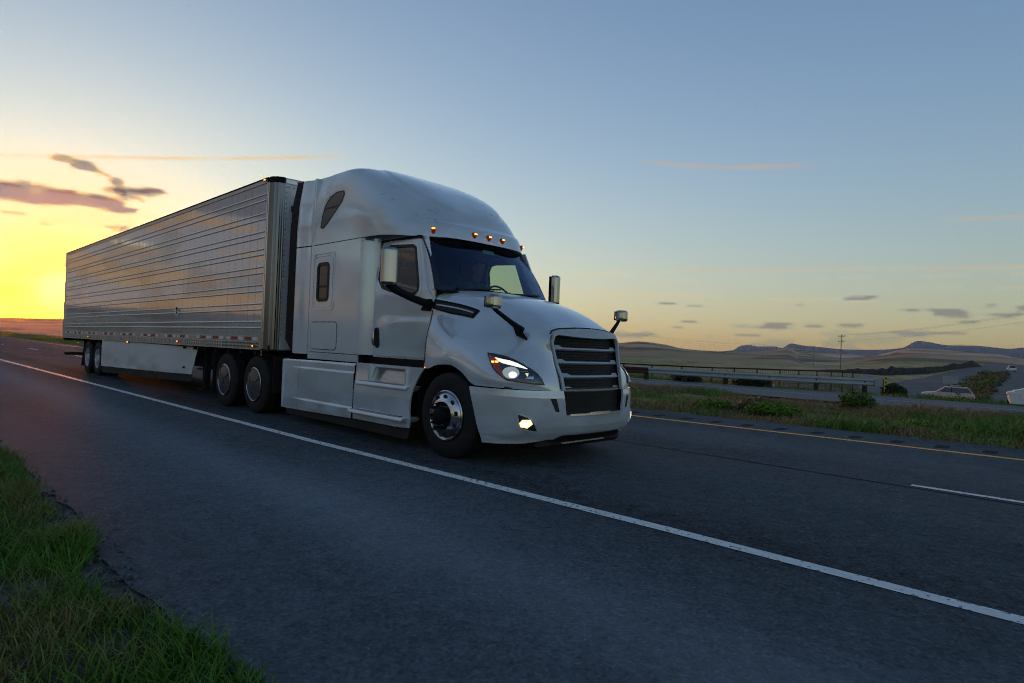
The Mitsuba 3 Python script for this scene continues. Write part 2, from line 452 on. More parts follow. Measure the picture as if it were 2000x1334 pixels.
x = xs
struct('far_road', strip(x, 16.7 + .25 * np.sin(x * .15), 22.9 + 0 * x, 0.0), 'mat_far_asphalt', 'pale asphalt of the opposite carriageway beyond the median')
put('edge_line', strip(x, 20.1 + 0 * x, 20.22 + 0 * x, .005), 'mat_line_far', 'far_road')
v = np.stack([xs, -4.2 + 0 * xs], -1)
struct('gravel_shoulder', strip(xs, -5.4, edge_n + .05, -.012), 'mat_verge', 'dark gritty soil strip between the asphalt and the grass')
struct('verge', grid(np.stack([np.stack([xs, y + 0 * xs, z + 0 * xs], -1) for y, z in ((-9, -.45), (-6.5, -.17), (-4.6, -.045), (-3.75, -.02))], 1), True), 'mat_verge', 'dark earth bank under the roadside grass')


# loose chippings along the broken pavement edge
g = np.random.default_rng(12)
ic = trimesh.creation.icosphere(0)
n = 2600
cx, cy = g.uniform(-2, 12, n), -3.62 - np.abs(g.normal(0, .16, n)) + .10 * (g.uniform(0, 1, n) < .2)
sz = g.uniform(.004, .014, n) * (1 + (g.uniform(0, 1, n) < .04))
V = ic.vertices[None] * sz[:, None, None] * g.uniform(.6, 1.3, (n, 1, 3)) + np.stack([cx, cy, .0 + sz * .2], -1)[:, None]
F = ic.faces[None] + (len(ic.vertices) * np.arange(n))[:, None, None]
mat('mat_stone', proc(lambda p, n, uv: mix((.05, .05, .05), (.13, .125, .12), cell_rand(p.x * 30, p.y * 30, 1.0))), .9, spec=.2)
k = put('chippings', tm(V.reshape(-1, 3), F.reshape(-1, 3)), 'mat_stone')
labels[k] = {'label': 'loose grey stone chippings along the broken edge of the asphalt', 'category': 'gravel', 'kind': 'stuff'}


# ------------------------------------------------------------------ grass and plants
def blades(x, y, z, h, w, lean, col, seg=3, seed=1):
    """Bent tapering grass blades: one mesh with a colour per blade."""
    g = np.random.default_rng(seed)
    n = len(x)
    phi, psi = g.uniform(0, 2 * np.pi, n), g.uniform(0, 2 * np.pi, n)
    t = np.linspace(0, 1, seg + 1)
    cx = x[:, None] + (lean * h)[:, None] * np.cos(phi)[:, None] * t ** 2
    cy = y[:, None] + (lean * h)[:, None] * np.sin(phi)[:, None] * t ** 2
    cz = z[:, None] + h[:, None] * (t - .35 * lean[:, None] * t ** 2)
    ww = w[:, None] * (1 - t) ** .7
    ww[:, -1] = 0
    L = np.stack([cx - ww * np.cos(psi)[:, None], cy - ww * np.sin(psi)[:, None], cz], -1)
    Rr = np.stack([cx + ww * np.cos(psi)[:, None], cy + ww * np.sin(psi)[:, None], cz], -1)
    V = np.stack([L, Rr], 2).reshape(n, -1, 3)
    f = []
    for k in range(seg):
        a = 2 * k
        f.append([a, a + 1, a + 3])
        if k < seg - 1:
            f.append([a, a + 3, a + 2])
    f = np.array(f)
    F = (f[None] + (np.arange(n) * (2 * seg + 2))[:, None, None]).reshape(-1, 3)
    return tm(V.reshape(-1, 3), F), np.repeat(col, 2 * seg + 2, axis=0)


def lawn(name, label, n, xr, yr, h0, h1, green, seed, zfn, clump=1.0, wide=.006, edge=None, lean=(.2, .9)):
    g = np.random.default_rng(seed)
    x, y = g.uniform(*xr, n), g.uniform(*yr, n)
    q = np.stack([x * clump, y * clump, 0 * x], -1)
    den = meshkit.fbm(q * 1.2, 3, seed)
    keep = den > g.uniform(.2, .56, n)
    if edge is not None:
        keep &= edge(x, y)
    x, y, den = x[keep], y[keep], den[keep]
    q = q[keep]
    n = len(x)
    tall = np.clip((meshkit.fbm(q * .8 + 9, 3, seed + 1) - .25) * 2, .1, 1.2)
    h = (h0 + (h1 - h0) * tall) * g.uniform(.55, 1.1, n)
    dry = np.clip((meshkit.fbm(q * .7 + 4, 3, seed + 2) - .5) * 5 + green, 0, 1) * g.uniform(.5, 1.2, n)
    dry = np.clip(dry, 0, 1)[:, None]
    lush = np.array([.058, .150, .016]) * g.uniform(.6, 1.6, (n, 1)) + np.array([.02, .02, 0]) * g.uniform(0, 1, (n, 1))
    straw = np.array([.30, .19, .10]) * g.uniform(.6, 1.2, (n, 1))
    m, c = blades(x, y, zfn(x, y), h, wide * g.uniform(.6, 1.4, n), g.uniform(*lean, n), lush * (1 - dry) + straw * dry, seed=seed)
    key = put(name, m, 'mat_grass', color=c)
    labels[key] = {'label': label, 'category': 'grass', 'kind': 'stuff'}
    return key


def z_verge(x, y):
    return np.interp(y, [-9, -6.5, -4.6, -3.75], [-.45, -.17, -.045, -.02])


def e_verge(x, y):
    return y < -3.58 - .5 * (meshkit.fbm(np.stack([x * .9, 0 * x, 0 * x], -1), 3, 6) - .3)


lawn('grass', 'tall green roadside grass on the near bank at lower left', 210000, (-4, 11.5), (-6.4, -3.45), .10, .32, -.30, 3, z_verge, 1.4, .005, e_verge)
lawn('grass', 'sparse tufts of grass on the near bank further up the road', 30000, (-60, -4), (-7, -3.6), .12, .42, .1, 4, z_verge, .7, .012, e_verge)


def e_med(x, y):
    return (y > 8.05 + bend(x) + .5 * (meshkit.fbm(np.stack([x * .8, 0 * x, 0 * x], -1), 3, 2) - .5)) & (y < 16.9 + .7 * (meshkit.fbm(np.stack([x * .5, 0 * x, 0 * x], -1), 3, 5) - .5))


lawn('grass', 'green and straw coloured grass covering the median strip', 90000, (-12, 16), (7.8, 17.3), .10, .46, .85, 5, lambda x, y: land(x, y), .55, .011, e_med, (.3, 1.3))
lawn('grass', 'distant dry grass on the median behind the trailer', 30000, (-190, -12), (7.6, 17), .15, .5, .5, 6, lambda x, y: land(x, y), .25, .03, None)
lawn('grass', 'weeds along the far shoulder beneath the guardrail', 26000, (-40, 14), (22.7, 28), .1, .4, .3, 7, lambda x, y: land(x, y), .5, .012, None)
lawn('grass', 'rough grass field between guardrail and fence', 60000, (-70, 22), (27, 75), .15, .55, .3, 8, lambda x, y: land(x, y), .16, .035, lambda x, y: ~((x > -4) & (y > 40)))


def leafy(n, c, size, leaf, seed, col, squash=1.0):
    """Small leaves spread through a lumpy crown."""
    g = np.random.default_rng(seed)
    d = g.normal(size=(n, 3))
    d /= np.linalg.norm(d, axis=1, keepdims=True)
    r = g.uniform(.25, 1, n) ** .5
    lump = .65 + .7 * meshkit.fbm(d * 2.2 + seed, 3, seed)
    p = np.array(c) + d * (r * lump)[:, None] * np.array(size)
    p[:, 2] = np.maximum(p[:, 2], c[2] - size[2] * .9)
    u = g.normal(size=(n, 3)); u /= np.linalg.norm(u, axis=1, keepdims=True)
    w = np.cross(u, g.normal(size=(n, 3))); w /= np.linalg.norm(w, axis=1, keepdims=True)
    L = leaf * g.uniform(.6, 1.5, (n, 1))
    V = np.stack([p - u * L, p + w * L * .35, p + u * L, p - w * L * .35], 1).reshape(-1, 3)
    F = (np.array([[0, 1, 2], [0, 2, 3]])[None] + 4 * np.arange(n)[:, None, None]).reshape(-1, 3)
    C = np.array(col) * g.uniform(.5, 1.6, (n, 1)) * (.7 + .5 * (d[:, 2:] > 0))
    return tm(V, F), np.repeat(C, 4, axis=0)


def shrub(name, label, at, size, leaf, n, seed, col, group=None):
    t = thing(name, label, 'shrub', group)
    z = float(land(at[0], at[1]))
    g = np.random.default_rng(seed)
    stems = [tube([[at[0], at[1], z - .05], [at[0] + size[0] * .3 * a, at[1] + size[1] * .3 * b, z + size[2] * .7], [at[0] + size[0] * .6 * a, at[1] + size[1] * .6 * b, z + size[2] * 1.3]], [.02, .014, .006], 5) for a, b in g.uniform(-1, 1, (7, 2))]
    put('stem', cat(*stems), 'mat_post_wood', t)
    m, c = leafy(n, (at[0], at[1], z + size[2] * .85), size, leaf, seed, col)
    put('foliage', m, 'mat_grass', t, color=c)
    return t


BRIGHT, DEEP, DULL = (.10, .18, .02), (.025, .05, .014), (.13, .12, .07)
shrub('shrub', 'bright green low weed on the median just right of the truck bumper', (3.2, 10.4), (.5, .4, .17), .045, 1500, 21, BRIGHT)
shrub('shrub', 'larger bright green weed clump in the middle of the median', (4.9, 9.9), (.7, .4, .20), .045, 2200, 22, BRIGHT)
shrub('shrub', 'pale dry bush beside the green weed clump on the median', (4.35, 10.4), (.5, .4, .24), .045, 1500, 23, DULL)
shrub('shrub', 'small green bush at the far edge of the median before the opposite lanes', (5.2, 15.4), (.5, .4, .30), .05, 1500, 24, (.06, .12, .018))
shrub('shrub', 'light green low plant on the right half of the median', (7.6, 10.6), (.4, .3, .13), .04, 1000, 25, BRIGHT)
shrub('shrub', 'dark rounded bush on the median at the right edge of the picture', (10.05, 9.55), (.5, .55, .5), .06, 5200, 26, DEEP)
shrub('shrub', 'dark bush right behind the guardrail end marker', (3.95, 25.6), (.5, .5, .42), .06, 3000, 27, DEEP)
shrub('shrub', 'dark low bush under the rusty guardrail section', (-4.3, 23.0), (.8, .4, .28), .06, 1600, 28, DEEP)
shrub('shrub', 'dark low bush beneath the middle of the silver guardrail', (-1.4, 23.6), (.9, .4, .25), .06, 1600, 29, DEEP)

# a small tree and low hills on the near side of the road, seen mirrored in the truck's windows and the trailer's flank
def tree(label, x, y, h, seed):
    t = thing('tree', label, 'tree')
    g = np.random.default_rng(seed)
    z = float(land(x, y))
    tr = [tube([[x, y, z - .2], [x + .05, y, z + h * .3], [x + .12, y + .06, z + h * .62]], [.14, .10, .05], 8)]
    for k in range(9):
        a = g.uniform(0, 6.28)
        zb = z + h * g.uniform(.25, .55)
        tr.append(tube([[x + .08, y, zb], [x + math.cos(a) * h * .16, y + math.sin(a) * h * .16, zb + h * .16], [x + math.cos(a) * h * .26, y + math.sin(a) * h * .26, zb + h * .3]], [.04, .025, .01], 5))
    put('trunk', cat(*tr), 'mat_post_wood', t)
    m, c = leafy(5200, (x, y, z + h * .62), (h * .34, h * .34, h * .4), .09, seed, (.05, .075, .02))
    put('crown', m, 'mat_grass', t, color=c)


tree('small leafy tree on the near side of the road, mirrored in the door window', -14.5, -14.5, 5.6, 61)

# brush growing between the two side roads
g = np.random.default_rng(5)
ms, cs = [], []
for k in range(130):
    r = g.uniform(62, 200)
    az = np.radians(np.interp(r, [50, 80, 130, 200], [98.6, 98.2, 96.8, 95.8]) + g.uniform(-1, 1) * np.interp(r, [50, 100, 200], [2.6, 1.1, .6]))
    x, y = EYE[0] + r * np.cos(az), EYE[1] + r * np.sin(az)
    s = g.uniform(.5, 1.3)
    m, c = leafy(260, (x, y, float(land(x, y)) + .4 * s), (1.3 * s, 1.3 * s, .6 * s), .16, 100 + k, [(.08, .12, .02), (.04, .065, .02), (.13, .10, .05)][k % 3])
    ms.append(m); cs.append(c)
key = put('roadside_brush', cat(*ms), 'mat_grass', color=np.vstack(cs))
labels[key] = {'label': 'green brush growing between the two side roads', 'category': 'brush', 'kind': 'stuff'}


# ------------------------------------------------------------------ side roads
def polar(r, az):
    return EYE[0] + r * np.cos(np.radians(az)), EYE[1] + r * np.sin(np.radians(az))


def side_road(name, label, pts, w, m='mat_gravel_road'):
    p = np.array([polar(r, az) for r, az in pts])
    s = np.arange(len(p))
    t = np.linspace(0, len(p) - 1, 60)
    c = CubicSpline(s, p)(t)
    d = np.gradient(c, axis=0)
    d /= np.linalg.norm(d, axis=1, keepdims=True)
    nn = np.stack([-d[:, 1], d[:, 0]], -1)
    rows = []
    for k in np.linspace(-1, 1, 5):
        e = c + nn * w * k / 2
        rows.append(np.column_stack([e, land(e[:, 0], e[:, 1]) + .12]))
    struct(name, grid(np.stack(rows, 1)), m, label, smooth=True)


side_road('side_road', 'pale gravel side road climbing away behind the guardrail end', [(62, 107.5), (78, 104.4), (97, 102.1), (122, 100.2), (160, 98.4), (230, 96.8), (420, 95.4), (700, 95)], 9.5)
side_road('side_road', 'second pale side road at the right edge of the picture', [(45, 92.2), (65, 93.6), (95, 94.2), (150, 94.45), (240, 94.75), (420, 94.9), (600, 94.9)], 7.5)
b = []
for az in np.arange(96.6, 109, .1):
    r = np.interp(az, [96, 98, 100, 103, 109], [330, 240, 185, 165, 165])
    hh = np.interp(az, [96.6, 97.2, 98.2, 99, 100, 102.5, 105, 109], [0, 2.2, 1.6, 1.7, 1.5, 1.7, 1.0, 0]) * (.75 + .5 * meshkit.noise(np.array([az * 3, 0, 0]), 2))
    row = []
    for o, q in ((-5, 0), (-2.5, .7), (0, 1), (3, .8), (7, 0)):
        x, y = polar(r + o, az)
        row.append([x, y, float(land(x, y)) - .05 + hh * q])
    b.append(row)
struct('soil_bank', grid(np.array(b), True), 'mat_soil', 'long dark bank of loose soil beside the side road', smooth=True)


# ------------------------------------------------------------------ guardrail, fence, signs, poles
RAIL = np.array([(-26, 21.4), (-12, 21.6), (-6.5, 21.9), (-2, 22.9), (1.2, 24.2), (3.35, 25.3)])
S = np.concatenate([[0], np.cumsum(np.linalg.norm(np.diff(RAIL, axis=0), axis=1))])
rail_at = CubicSpline(S, RAIL)
WB = [(-.155, .0), (-.13, .035), (-.085, .05), (-.045, .035), (-.02, 0), (.02, 0), (.045, .035), (.085, .05), (.13, .035), (.155, 0)]


def rail_piece(s0, s1):
    s = np.linspace(s0, s1, 12)
    c, d = rail_at(s), rail_at(s, 1)
    d /= np.linalg.norm(d, axis=1, keepdims=True)
    n = np.stack([d[:, 1], -d[:, 0]], -1)
    out = []
    for side in (0, -.004):
        out.append(np.stack([np.column_stack([c + n * (o + side), 0 * s + .44 + z]) for z, o in WB], 1))
    return cat(grid(out[0]), grid(out[1], True))


t = thing('guardrail', 'steel guardrail with rusty left half along the opposite carriageway', 'guardrail')
LAST = S[-1]
cut = [0, 4, 8, 12, 16, 20.2, 24, 27.8, LAST]
for i in range(len(cut) - 1):
    put('rail', rail_piece(cut[i], cut[i + 1] - .01), 'mat_rust' if i < 5 else 'mat_galvanised', t, 40, label='rusty brown rail section' if i < 5 else None)
for s in np.arange(1.0, LAST, 1.9):
    c = rail_at(s)
    put('post', box(c[0] - .08, c[0] + .08, c[1] + .06, c[1] + .26, -.6, .5, .01), 'mat_post_wood', t)
    put('block', box(c[0] - .07, c[0] + .07, c[1] + .004, c[1] + .06, .3, .58, .005), 'mat_post_wood', t)
c = rail_at(LAST)
put('end_terminal', box(c[0] - .05, c[0] + .3, c[1] - .12, c[1] + .06, .24, .64, .03), 'mat_galvanised', t)
t = thing('object_marker', 'yellow and black striped marker board at the guardrail end', 'marker')
put('board', box(c[0] + .33, c[0] + .36, c[1] - .2, c[1] + .12, .18, .72, .004), 'mat_marker_yellow', t)
for k in range(3):
    put('stripe', move(box(-.004, .004, -.19, .19, -.04, .04), (c[0] + .366, c[1] - .04, .3 + .16 * k)).copy() if False else box(c[0] + .361, c[0] + .364, c[1] - .195, c[1] + .115, .26 + .17 * k, .34 + .17 * k), 'mat_black', t)
put('post', box(c[0] + .3, c[0] + .33, c[1] - .06, c[1] - .01, -.4, .7), 'mat_galvanised', t)

FENCE = np.array([polar(r, az) for r, az in [(46, 131), (45, 126), (44, 121), (44, 116), (46, 113.4), (48, 110.5), (52, 107), (58, 104.5)]])
t = thing('wire_fence', 'dark wire fence with thin posts across the field behind the guardrail', 'fence')
L = np.concatenate([[0], np.cumsum(np.linalg.norm(np.diff(FENCE, axis=0), axis=1))])
fp = lambda s: np.column_stack([np.interp(s, L, FENCE[:, 0]), np.interp(s, L, FENCE[:, 1])])
ps = np.arange(0, L[-1], 2.0)
pp = fp(ps)
for x, y in pp:
    z = float(land(x, y))
    put('post', tube([[x, y, z - .2], [x, y, .52]], .045, 6), 'mat_fence_steel', t)
ss = np.linspace(0, L[-1], 60)
q = fp(ss)
zz = land(q[:, 0], q[:, 1])
for hgt, r in ((1.75, .05), (1.3, .016), (.9, .016), (.5, .016), (.15, .02)):
    put('wire', tube(np.column_stack([q, .48 - (1.75 - hgt) * (.48 - zz) / 1.75]), r, 5), 'mat_fence_steel', t)
mesh_w = []
for s in np.arange(0, L[-1], .22):
    x, y = fp(np.array([s]))[0]
    z = float(land(x, y))
    mesh_w.append(tube([[x, y, z + .1], [x, y, .46]], .009, 3, False))
put('mesh_wire', cat(*mesh_w), 'mat_fence_steel', t, kind='stuff')


def board(label, r, az, w, h, z0, m, name='sign', face=None):
    x, y = polar(r, az)
    t = thing(name, label, 'sign')
    z = float(land(x, y))
    M = trimesh.transformations.translation_matrix([x, y, 0]) @ trimesh.transformations.rotation_matrix(math.radians(az - 90 + 12), [0, 0, 1])
    for nm, bx, mm in (('panel', box(-w / 2, w / 2, -.02, .02, z + z0, z + z0 + h, .005), m), ('post', box(-.04, .04, .02, .09, z - .2, z + z0 + h * .8), 'mat_galvanised')):
        bx.apply_transform(M)
        put(nm, bx, mm, t)


board('white sign panel above the guardrail in front of the fence', 40, 113.8, .62, .38, 1.35, 'mat_sign_white')
board('small pale sign low behind the guardrail right of the white sign', 43, 111.0, .3, .25, .85, 'mat_sign_grey')
board('small pale sign in the field above the guardrail end', 78, 104.0, .55, .5, 1.5, 'mat_sign_grey')
board('grey sign panel in the middle of the side road junction', 120, 98.5, 2.0, 1.2, .9, 'mat_sign_grey')
board('small white sign left of the parked car at the junction', 62, 100.7, .5, .45, .35, 'mat_sign_white')

mat('mat_pole', (.22, .15, .12), .9, spec=.2)


def pole(label, r, az, h):
    x, y = polar(r, az)
    z = float(land(x, y))
    t = thing('power_pole', label, 'power pole', 'wooden power poles on the plain')
    put('pole', tube([[x, y, z - 1], [x, y, z + h]], [.14, .09], 8), 'mat_pole', t)
    for k, zz in enumerate((.6, 2.0)):
        put('crossarm', box(x - .8, x + .8, y - .06, y + .08, z + h - zz - .06, z + h - zz + .06), 'mat_pole', t)
        for dx in (-.7, 0.3, .7):
            put('insulator', tube([[x + dx, y, z + h - zz + .1], [x + dx, y, z + h - zz + .4]], .07, 6), 'mat_sign_grey', t)
    return x, y, z + h


tops = [pole('nearest tall wooden power pole with crossarms on the plain', 190, 105.9, 10.0), pole('second wooden power pole, left of the tallest one', 330, 107.9, 9.5)]
t = thing('power_line', 'thin power lines strung across the sky above the plain', 'power line')
g0 = polar(420, 122); g1 = polar(120, 84)
chain = [(g0[0], g0[1], 13.0), tops[1], tops[0], (g1[0], g1[1], 15.0)]
for dz, dx in ((-.2, -.7), (-.2, .7), (-1.6, .3)):
    for a, b in zip(chain[:-1], chain[1:]):
        s = np.linspace(0, 1, 14)[:, None]
        p = np.array(a) * (1 - s) + np.array(b) * s + [dx, 0, dz]
        p[:, 2] -= 4 * 1.6 * (s * (1 - s))[:, 0]
        put('wire', tube(p, .014, 4), 'mat_fence_steel', t)


# ------------------------------------------------------------------ materials of the vehicles
def h_wave(p, n, uv):
    return fbm(p.x * 1.9, p.z * 1.5, p.y * .2, 3)


def f_panel(p, n, uv):
    grime = fbm(p.x * .6, p.z * 2.2, 2.0, 4)
    low = smoothstep(2.0, 1.2, p.z)
    c = mix((.66, .655, .65), (.5, .48, .46), smoothstep(.4, .75, grime))
    return mix(c, (.33, .31, .29), low * .5 * grime) * mi.Color3f(.95, 1.0, 1.06)


mat('mat_panel', proc(f_panel), .06, metal=.72, bump=proc(h_wave, 5e-3), scale=.0012)
mat('mat_rail_alu', proc(lambda p, n, uv: mix((.52, .51, .50), (.36, .35, .34), fbm(p.x * 4, p.z * 14, 1.0, 3))), .3, metal=.6)
mat('mat_rib', (.6, .6, .6), .22, metal=.6)
mat('mat_chrome', (.34, .35, .37), .10, metal=1.0)
mat('mat_corner', (.17, .18, .20), .22, metal=1.0)
mat('mat_polished', (.5, .5, .51), .18, metal=1.0)
mat('mat_rivet', (.42, .41, .4), .35, metal=.8)
mat('mat_tape_red', proc(lambda p, n, uv: mix((.32, .012, .012), (.22, .01, .01), noise(p.x * 30, p.z * 60, 1.0))), .35)
mat('mat_tape_white', (.62, .64, .66), .35)
mat('mat_trailer_white', proc(lambda p, n, uv: mix((.6, .61, .62), (.42, .41, .4), smoothstep(.5, .8, fbm(p.x * 2, p.y * 2, p.z * 2, 4)))), .35, coat=.3)
mat('mat_skirt', proc(lambda p, n, uv: mix((.56, .57, .58), (.36, .35, .34), smoothstep(.35, .8, fbm(p.x * 1.2, p.y, p.z * 3, 4)) * smoothstep(1.2, .3, p.z))), .4, coat=.2)
mat('mat_rubber_flap', proc(lambda p, n, uv: mix((.02, .019, .019), (.045, .043, .042), fbm(p.x * 5, p.y, p.z * 2, 3))), .8, spec=.2)
mat('mat_tyre', proc(lambda p, n, uv: mix((.007, .007, .008), (.02, .02, .021), fbm(p.x * 12, p.y * 12, p.z * 12, 3))), .75, spec=.3)
mat('mat_chassis', proc(lambda p, n, uv: mix((.006, .006, .007), (.018, .017, .016), fbm(p.x * 3, p.y * 3, p.z * 5, 3))), .7, spec=.3)
mat('mat_steel_rim', proc(lambda p, n, uv: mix((.5, .51, .53), (.28, .27, .27), smoothstep(.4, .8, fbm(p.x * 9, p.y * 9, p.z * 9, 3)))), .4, metal=.3)
mat('mat_amber', (.42, .045, .004), .3, spec=.3)
mat('mat_red_lens', (.35, .01, .01), .25, coat=.6)
mat('mat_trim', (.007, .008, .010), .6, spec=.12)
mat('mat_wheel_cover', proc(lambda p, n, uv: mix((.12, .12, .125), (.06, .06, .063), fbm(p.x * 7, p.y * 7, p.z * 7, 3))), .38, metal=.5)
AMBER_GLOW, RED_GLOW = (1.0, .19, .015), (1.0, .03, .02)


def lamp(parent, at, size, power, color=AMBER_GLOW, m='mat_amber', label=None, name='marker_lamp', lift=None):
    """A small lit clearance lamp: coloured lens with a glowing diode window."""
    x, y, z = at
    a, b, c = size
    k = put(name, box(x - a / 2, x + a / 2, y - b / 2, y + b / 2, z - c / 2, z + c / 2, min(size) * .3), m, parent, label=label)
    u = lift or (0, -1, 0)
    d = np.array([a, b, c]) * .5 * np.array(u)
    e = [a * .28, b * .28, c * .28]
    for i in range(3):
        if u[i]:
            e[i] = .0025
    o = np.array(at) + d
    put('glowing_diode', mikit.ply(box(o[0] - e[0], o[0] + e[0], o[1] - e[1], o[1] + e[1], o[2] - e[2], o[2] + e[2]), m, **glow('', color, power)), None, k)
    return k


# ------------------------------------------------------------------ wheels
def tyre_mesh(y0, width, r=.505, rim=.292):
    """Side walls and tread of a tyre whose outer face is at y0, running towards +y."""
    w = width
    prof = [(rim, .035), (rim + .012, .012), (rim + .05, .002), (rim + .11, 0), (r - .055, .010), (r - .022, .022), (r - .008, .034), (r, .052)]
    for k in range(4):
        y = .052 + (w - .104) * (k + 1) / 5
        prof += [(r, y - .008), (r - .014, y - .005), (r - .014, y + .005), (r, y + .008)]
    prof += [(r, w - .052), (r - .008, w - .034), (r - .055, w - .01), (rim + .11, w), (rim + .02, w - .01), (rim, w - .035)]
    return lathe(np.array(prof) + [0, y0], (0, 0, 0), 56)


def wheel_dual(parent, x, y0, z, face, face_m, far=False, label=None):
    """A dual wheel with its outer face at y0; face(list of (mesh name, mesh, material))."""
    base = f'{parent}__wheel'
    i = COUNT.get(base, 0)
    COUNT[base] = i + 1
    key = base if i == 0 else f'{base}_{i:03d}'
    s = -1 if far else 1
    M = T().translate([x, y0, z]).scale([1, s, 1])
    for nm, ms, mm in DUAL + face:
        b = f'{key}__{nm}'
        j = COUNT.get(b, 0)
        COUNT[b] = j + 1
        scene[b if j == 0 else f'{b}_{j:03d}'] = {**ms, 'to_world': M, 'bsdf': {'type': 'ref', 'id': mm}}
    return key


DUAL = [('tyre', mikit.ply(tyre_mesh(0, .26), 'mat_tyre', 35), 'mat_tyre'), ('tyre', mikit.ply(tyre_mesh(.33, .26), 'mat_tyre', 35), 'mat_tyre')]
# white steel disc of the trailer wheels
_rim = lathe([(.292, .03), (.284, .012), (.272, .014), (.262, .05), (.25, .12), (.19, .135), (.15, .13), (.12, .1), (.11, .03), (.085, .015), (0, .01)], (0, 0, 0), 48)
_holes = cat(*[move(lathe([(.026, -.004), (0, -.006)], (0, 0, 0), 14), (.215 * math.cos(a), .126, .215 * math.sin(a))) for a in np.arange(10) * .628])
_nuts = cat(*[tube([[.15 * math.cos(a), .135, .15 * math.sin(a)], [.15 * math.cos(a), .095, .15 * math.sin(a)]], .016, 6) for a in np.arange(10) * .628])
STEEL_FACE = [('rim', mikit.ply(_rim, 'mat_steel_rim', 30), 'mat_steel_rim'), ('hand_holes', mikit.ply(_holes, 'mat_black'), 'mat_black'), ('lug_nuts', mikit.ply(_nuts, 'mat_chassis'), 'mat_chassis')]
# flat aero cover of the drive wheels
_cov = lathe([(.292, .03), (.296, -.004), (.283, -.012), (.272, -.006), (.2, -.022), (.1, -.034), (.085, -.04), (0, -.04)], (0, 0, 0), 56)
_ring = lathe([(.297, .004), (.297, -.010), (.285, -.016), (.279, -.010)], (0, 0, 0), 56)
_cap = lathe([(.075, -.034), (.075, -.05), (.055, -.052), (.05, -.044), (.03, -.044), (.024, -.055), (0, -.056)], (0, 0, 0), 32)
_lats = [tube([[.12 * math.cos(a), -.033, .12 * math.sin(a)], [.235 * math.cos(a), -.018, .235 * math.sin(a)]], [.014, .02], 6) for a in np.arange(3) * 2.094 + .5]
COVER_FACE = [('wheel_cover', mikit.ply(_cov, 'mat_wheel_cover', 30), 'mat_wheel_cover'), ('cover_ring', mikit.ply(_ring, 'mat_polished', 30), 'mat_polished'), ('hub_cap', mikit.ply(_cap, 'mat_wheel_cover', 30), 'mat_wheel_cover'), *[('cover_latch', mikit.ply(m, 'mat_wheel_cover', 40), 'mat_wheel_cover') for m in _lats]]

# ------------------------------------------------------------------ the refrigerated trailer
def sag(m):
    """The trailer rides a touch nose up."""
    m.vertices[:, 2] += .0045 * np.minimum(m.vertices[:, 0], 0) * (m.vertices[:, 2] > .9) * 1.0
    return m


TR = thing('semi_trailer', 'long silver ribbed refrigerated box trailer behind the white truck', 'trailer')
g = np.random.default_rng(4)
PITCH_P = .3047
for k in range(52):
    x1 = -.02 - PITCH_P * k
    x0 = x1 - PITCH_P + .002
    u, w = np.meshgrid(np.linspace(0, 1, 7), np.linspace(0, 1, 15), indexing='ij')
    tilt, bul, tw_ = g.normal(0, .0008), g.uniform(.0003, .0012), g.normal(0, .0008)
    y = -bul * np.sin(np.pi * u) * (.7 + .3 * np.sin(w * 9 + g.uniform(0, 6))) + tilt * (u - .5) + tw_ * (u - .5) * (w - .5) * 2
    put('side_panel', sag(grid(np.stack([x0 + (x1 - x0) * u, y, 1.366 + (3.99 - 1.366) * w], -1))), 'mat_panel', TR, True)
rv = []
for k in range(53):
    x = -.02 - PITCH_P * k - .018
    for z in np.arange(1.44, 3.96, .1035):
        r = .0065
        rv.append(np.array([[x - r, -.0025, z], [x, -.0025, z - r], [x + r, -.0025, z], [x, -.0025, z + r], [x, -.0075, z]]))
rv = np.array(rv)
F = (np.array([[0, 1, 4], [1, 2, 4], [2, 3, 4], [3, 0, 4]])[None] + 5 * np.arange(len(rv))[:, None, None]).reshape(-1, 3)
put('rivets', sag(tm(rv.reshape(-1, 3), F)), 'mat_rivet', TR, kind='stuff')
RIBS = [1.495, 1.602, 1.811, 1.914, 2.129, 2.237, 2.442, 2.549, 2.762, 2.858, 3.060, 3.162, 3.380, 3.480, 3.703, 3.806]
for z in RIBS:
    th = np.linspace(0, np.pi, 9)
    xs_ = np.linspace(-15.87, -.02, 160)
    wob = .0025 * (meshkit.fbm(np.stack([xs_ * 1.2, 0 * xs_ + z * 9, 0 * xs_], -1), 3, 4) - .5)
    P = np.stack([np.repeat(xs_[:, None], 9, 1), -.002 - .013 * np.sin(th) + 0 * xs_[:, None], z - .017 * np.cos(th) + wob[:, None]], -1)
    put('rib', sag(grid(P)), 'mat_rib', TR, True)
for x0 in np.arange(-15.87, -.1, 1.98):
    put('top_rail', sag(box(x0, min(x0 + 1.975, 0), -.013, .03, 3.992, 4.062, .004)), 'mat_rail_alu', TR)
put('roof_edge', sag(box(-16.03, .02, -.02, .05, 4.064, 4.088, .004)), 'mat_chassis', TR)
put('roof', sag(grid(np.stack([np.stack([x, y, z], -1) for x, y, z in [(np.full(9, a), np.linspace(.04, 2.56, 9), 4.078 + .02 * np.sin(np.linspace(0, np.pi, 9))) for a in np.linspace(-16, .25, 30)]], 0), True)), 'mat_trailer_white', TR, True)
put('far_side_wall', sag(box(-16.0, .05, 2.58, 2.6, 1.1, 4.08)), 'mat_panel', TR)
put('floor', sag(box(-16.0, .2, .03, 2.57, 1.10, 1.2)), 'mat_chassis', TR)
put('rear_door', sag(box(-16.03, -15.98, .04, 1.298, 1.15, 4.06, .01)), 'mat_trailer_white', TR)
put('rear_door', sag(box(-16.03, -15.98, 1.302, 2.56, 1.15, 4.06, .01)), 'mat_trailer_white', TR)
put('rear_post', sag(box(-16.02, -15.872, -.014, .03, 1.13, 4.062, .008)), 'mat_polished', TR)
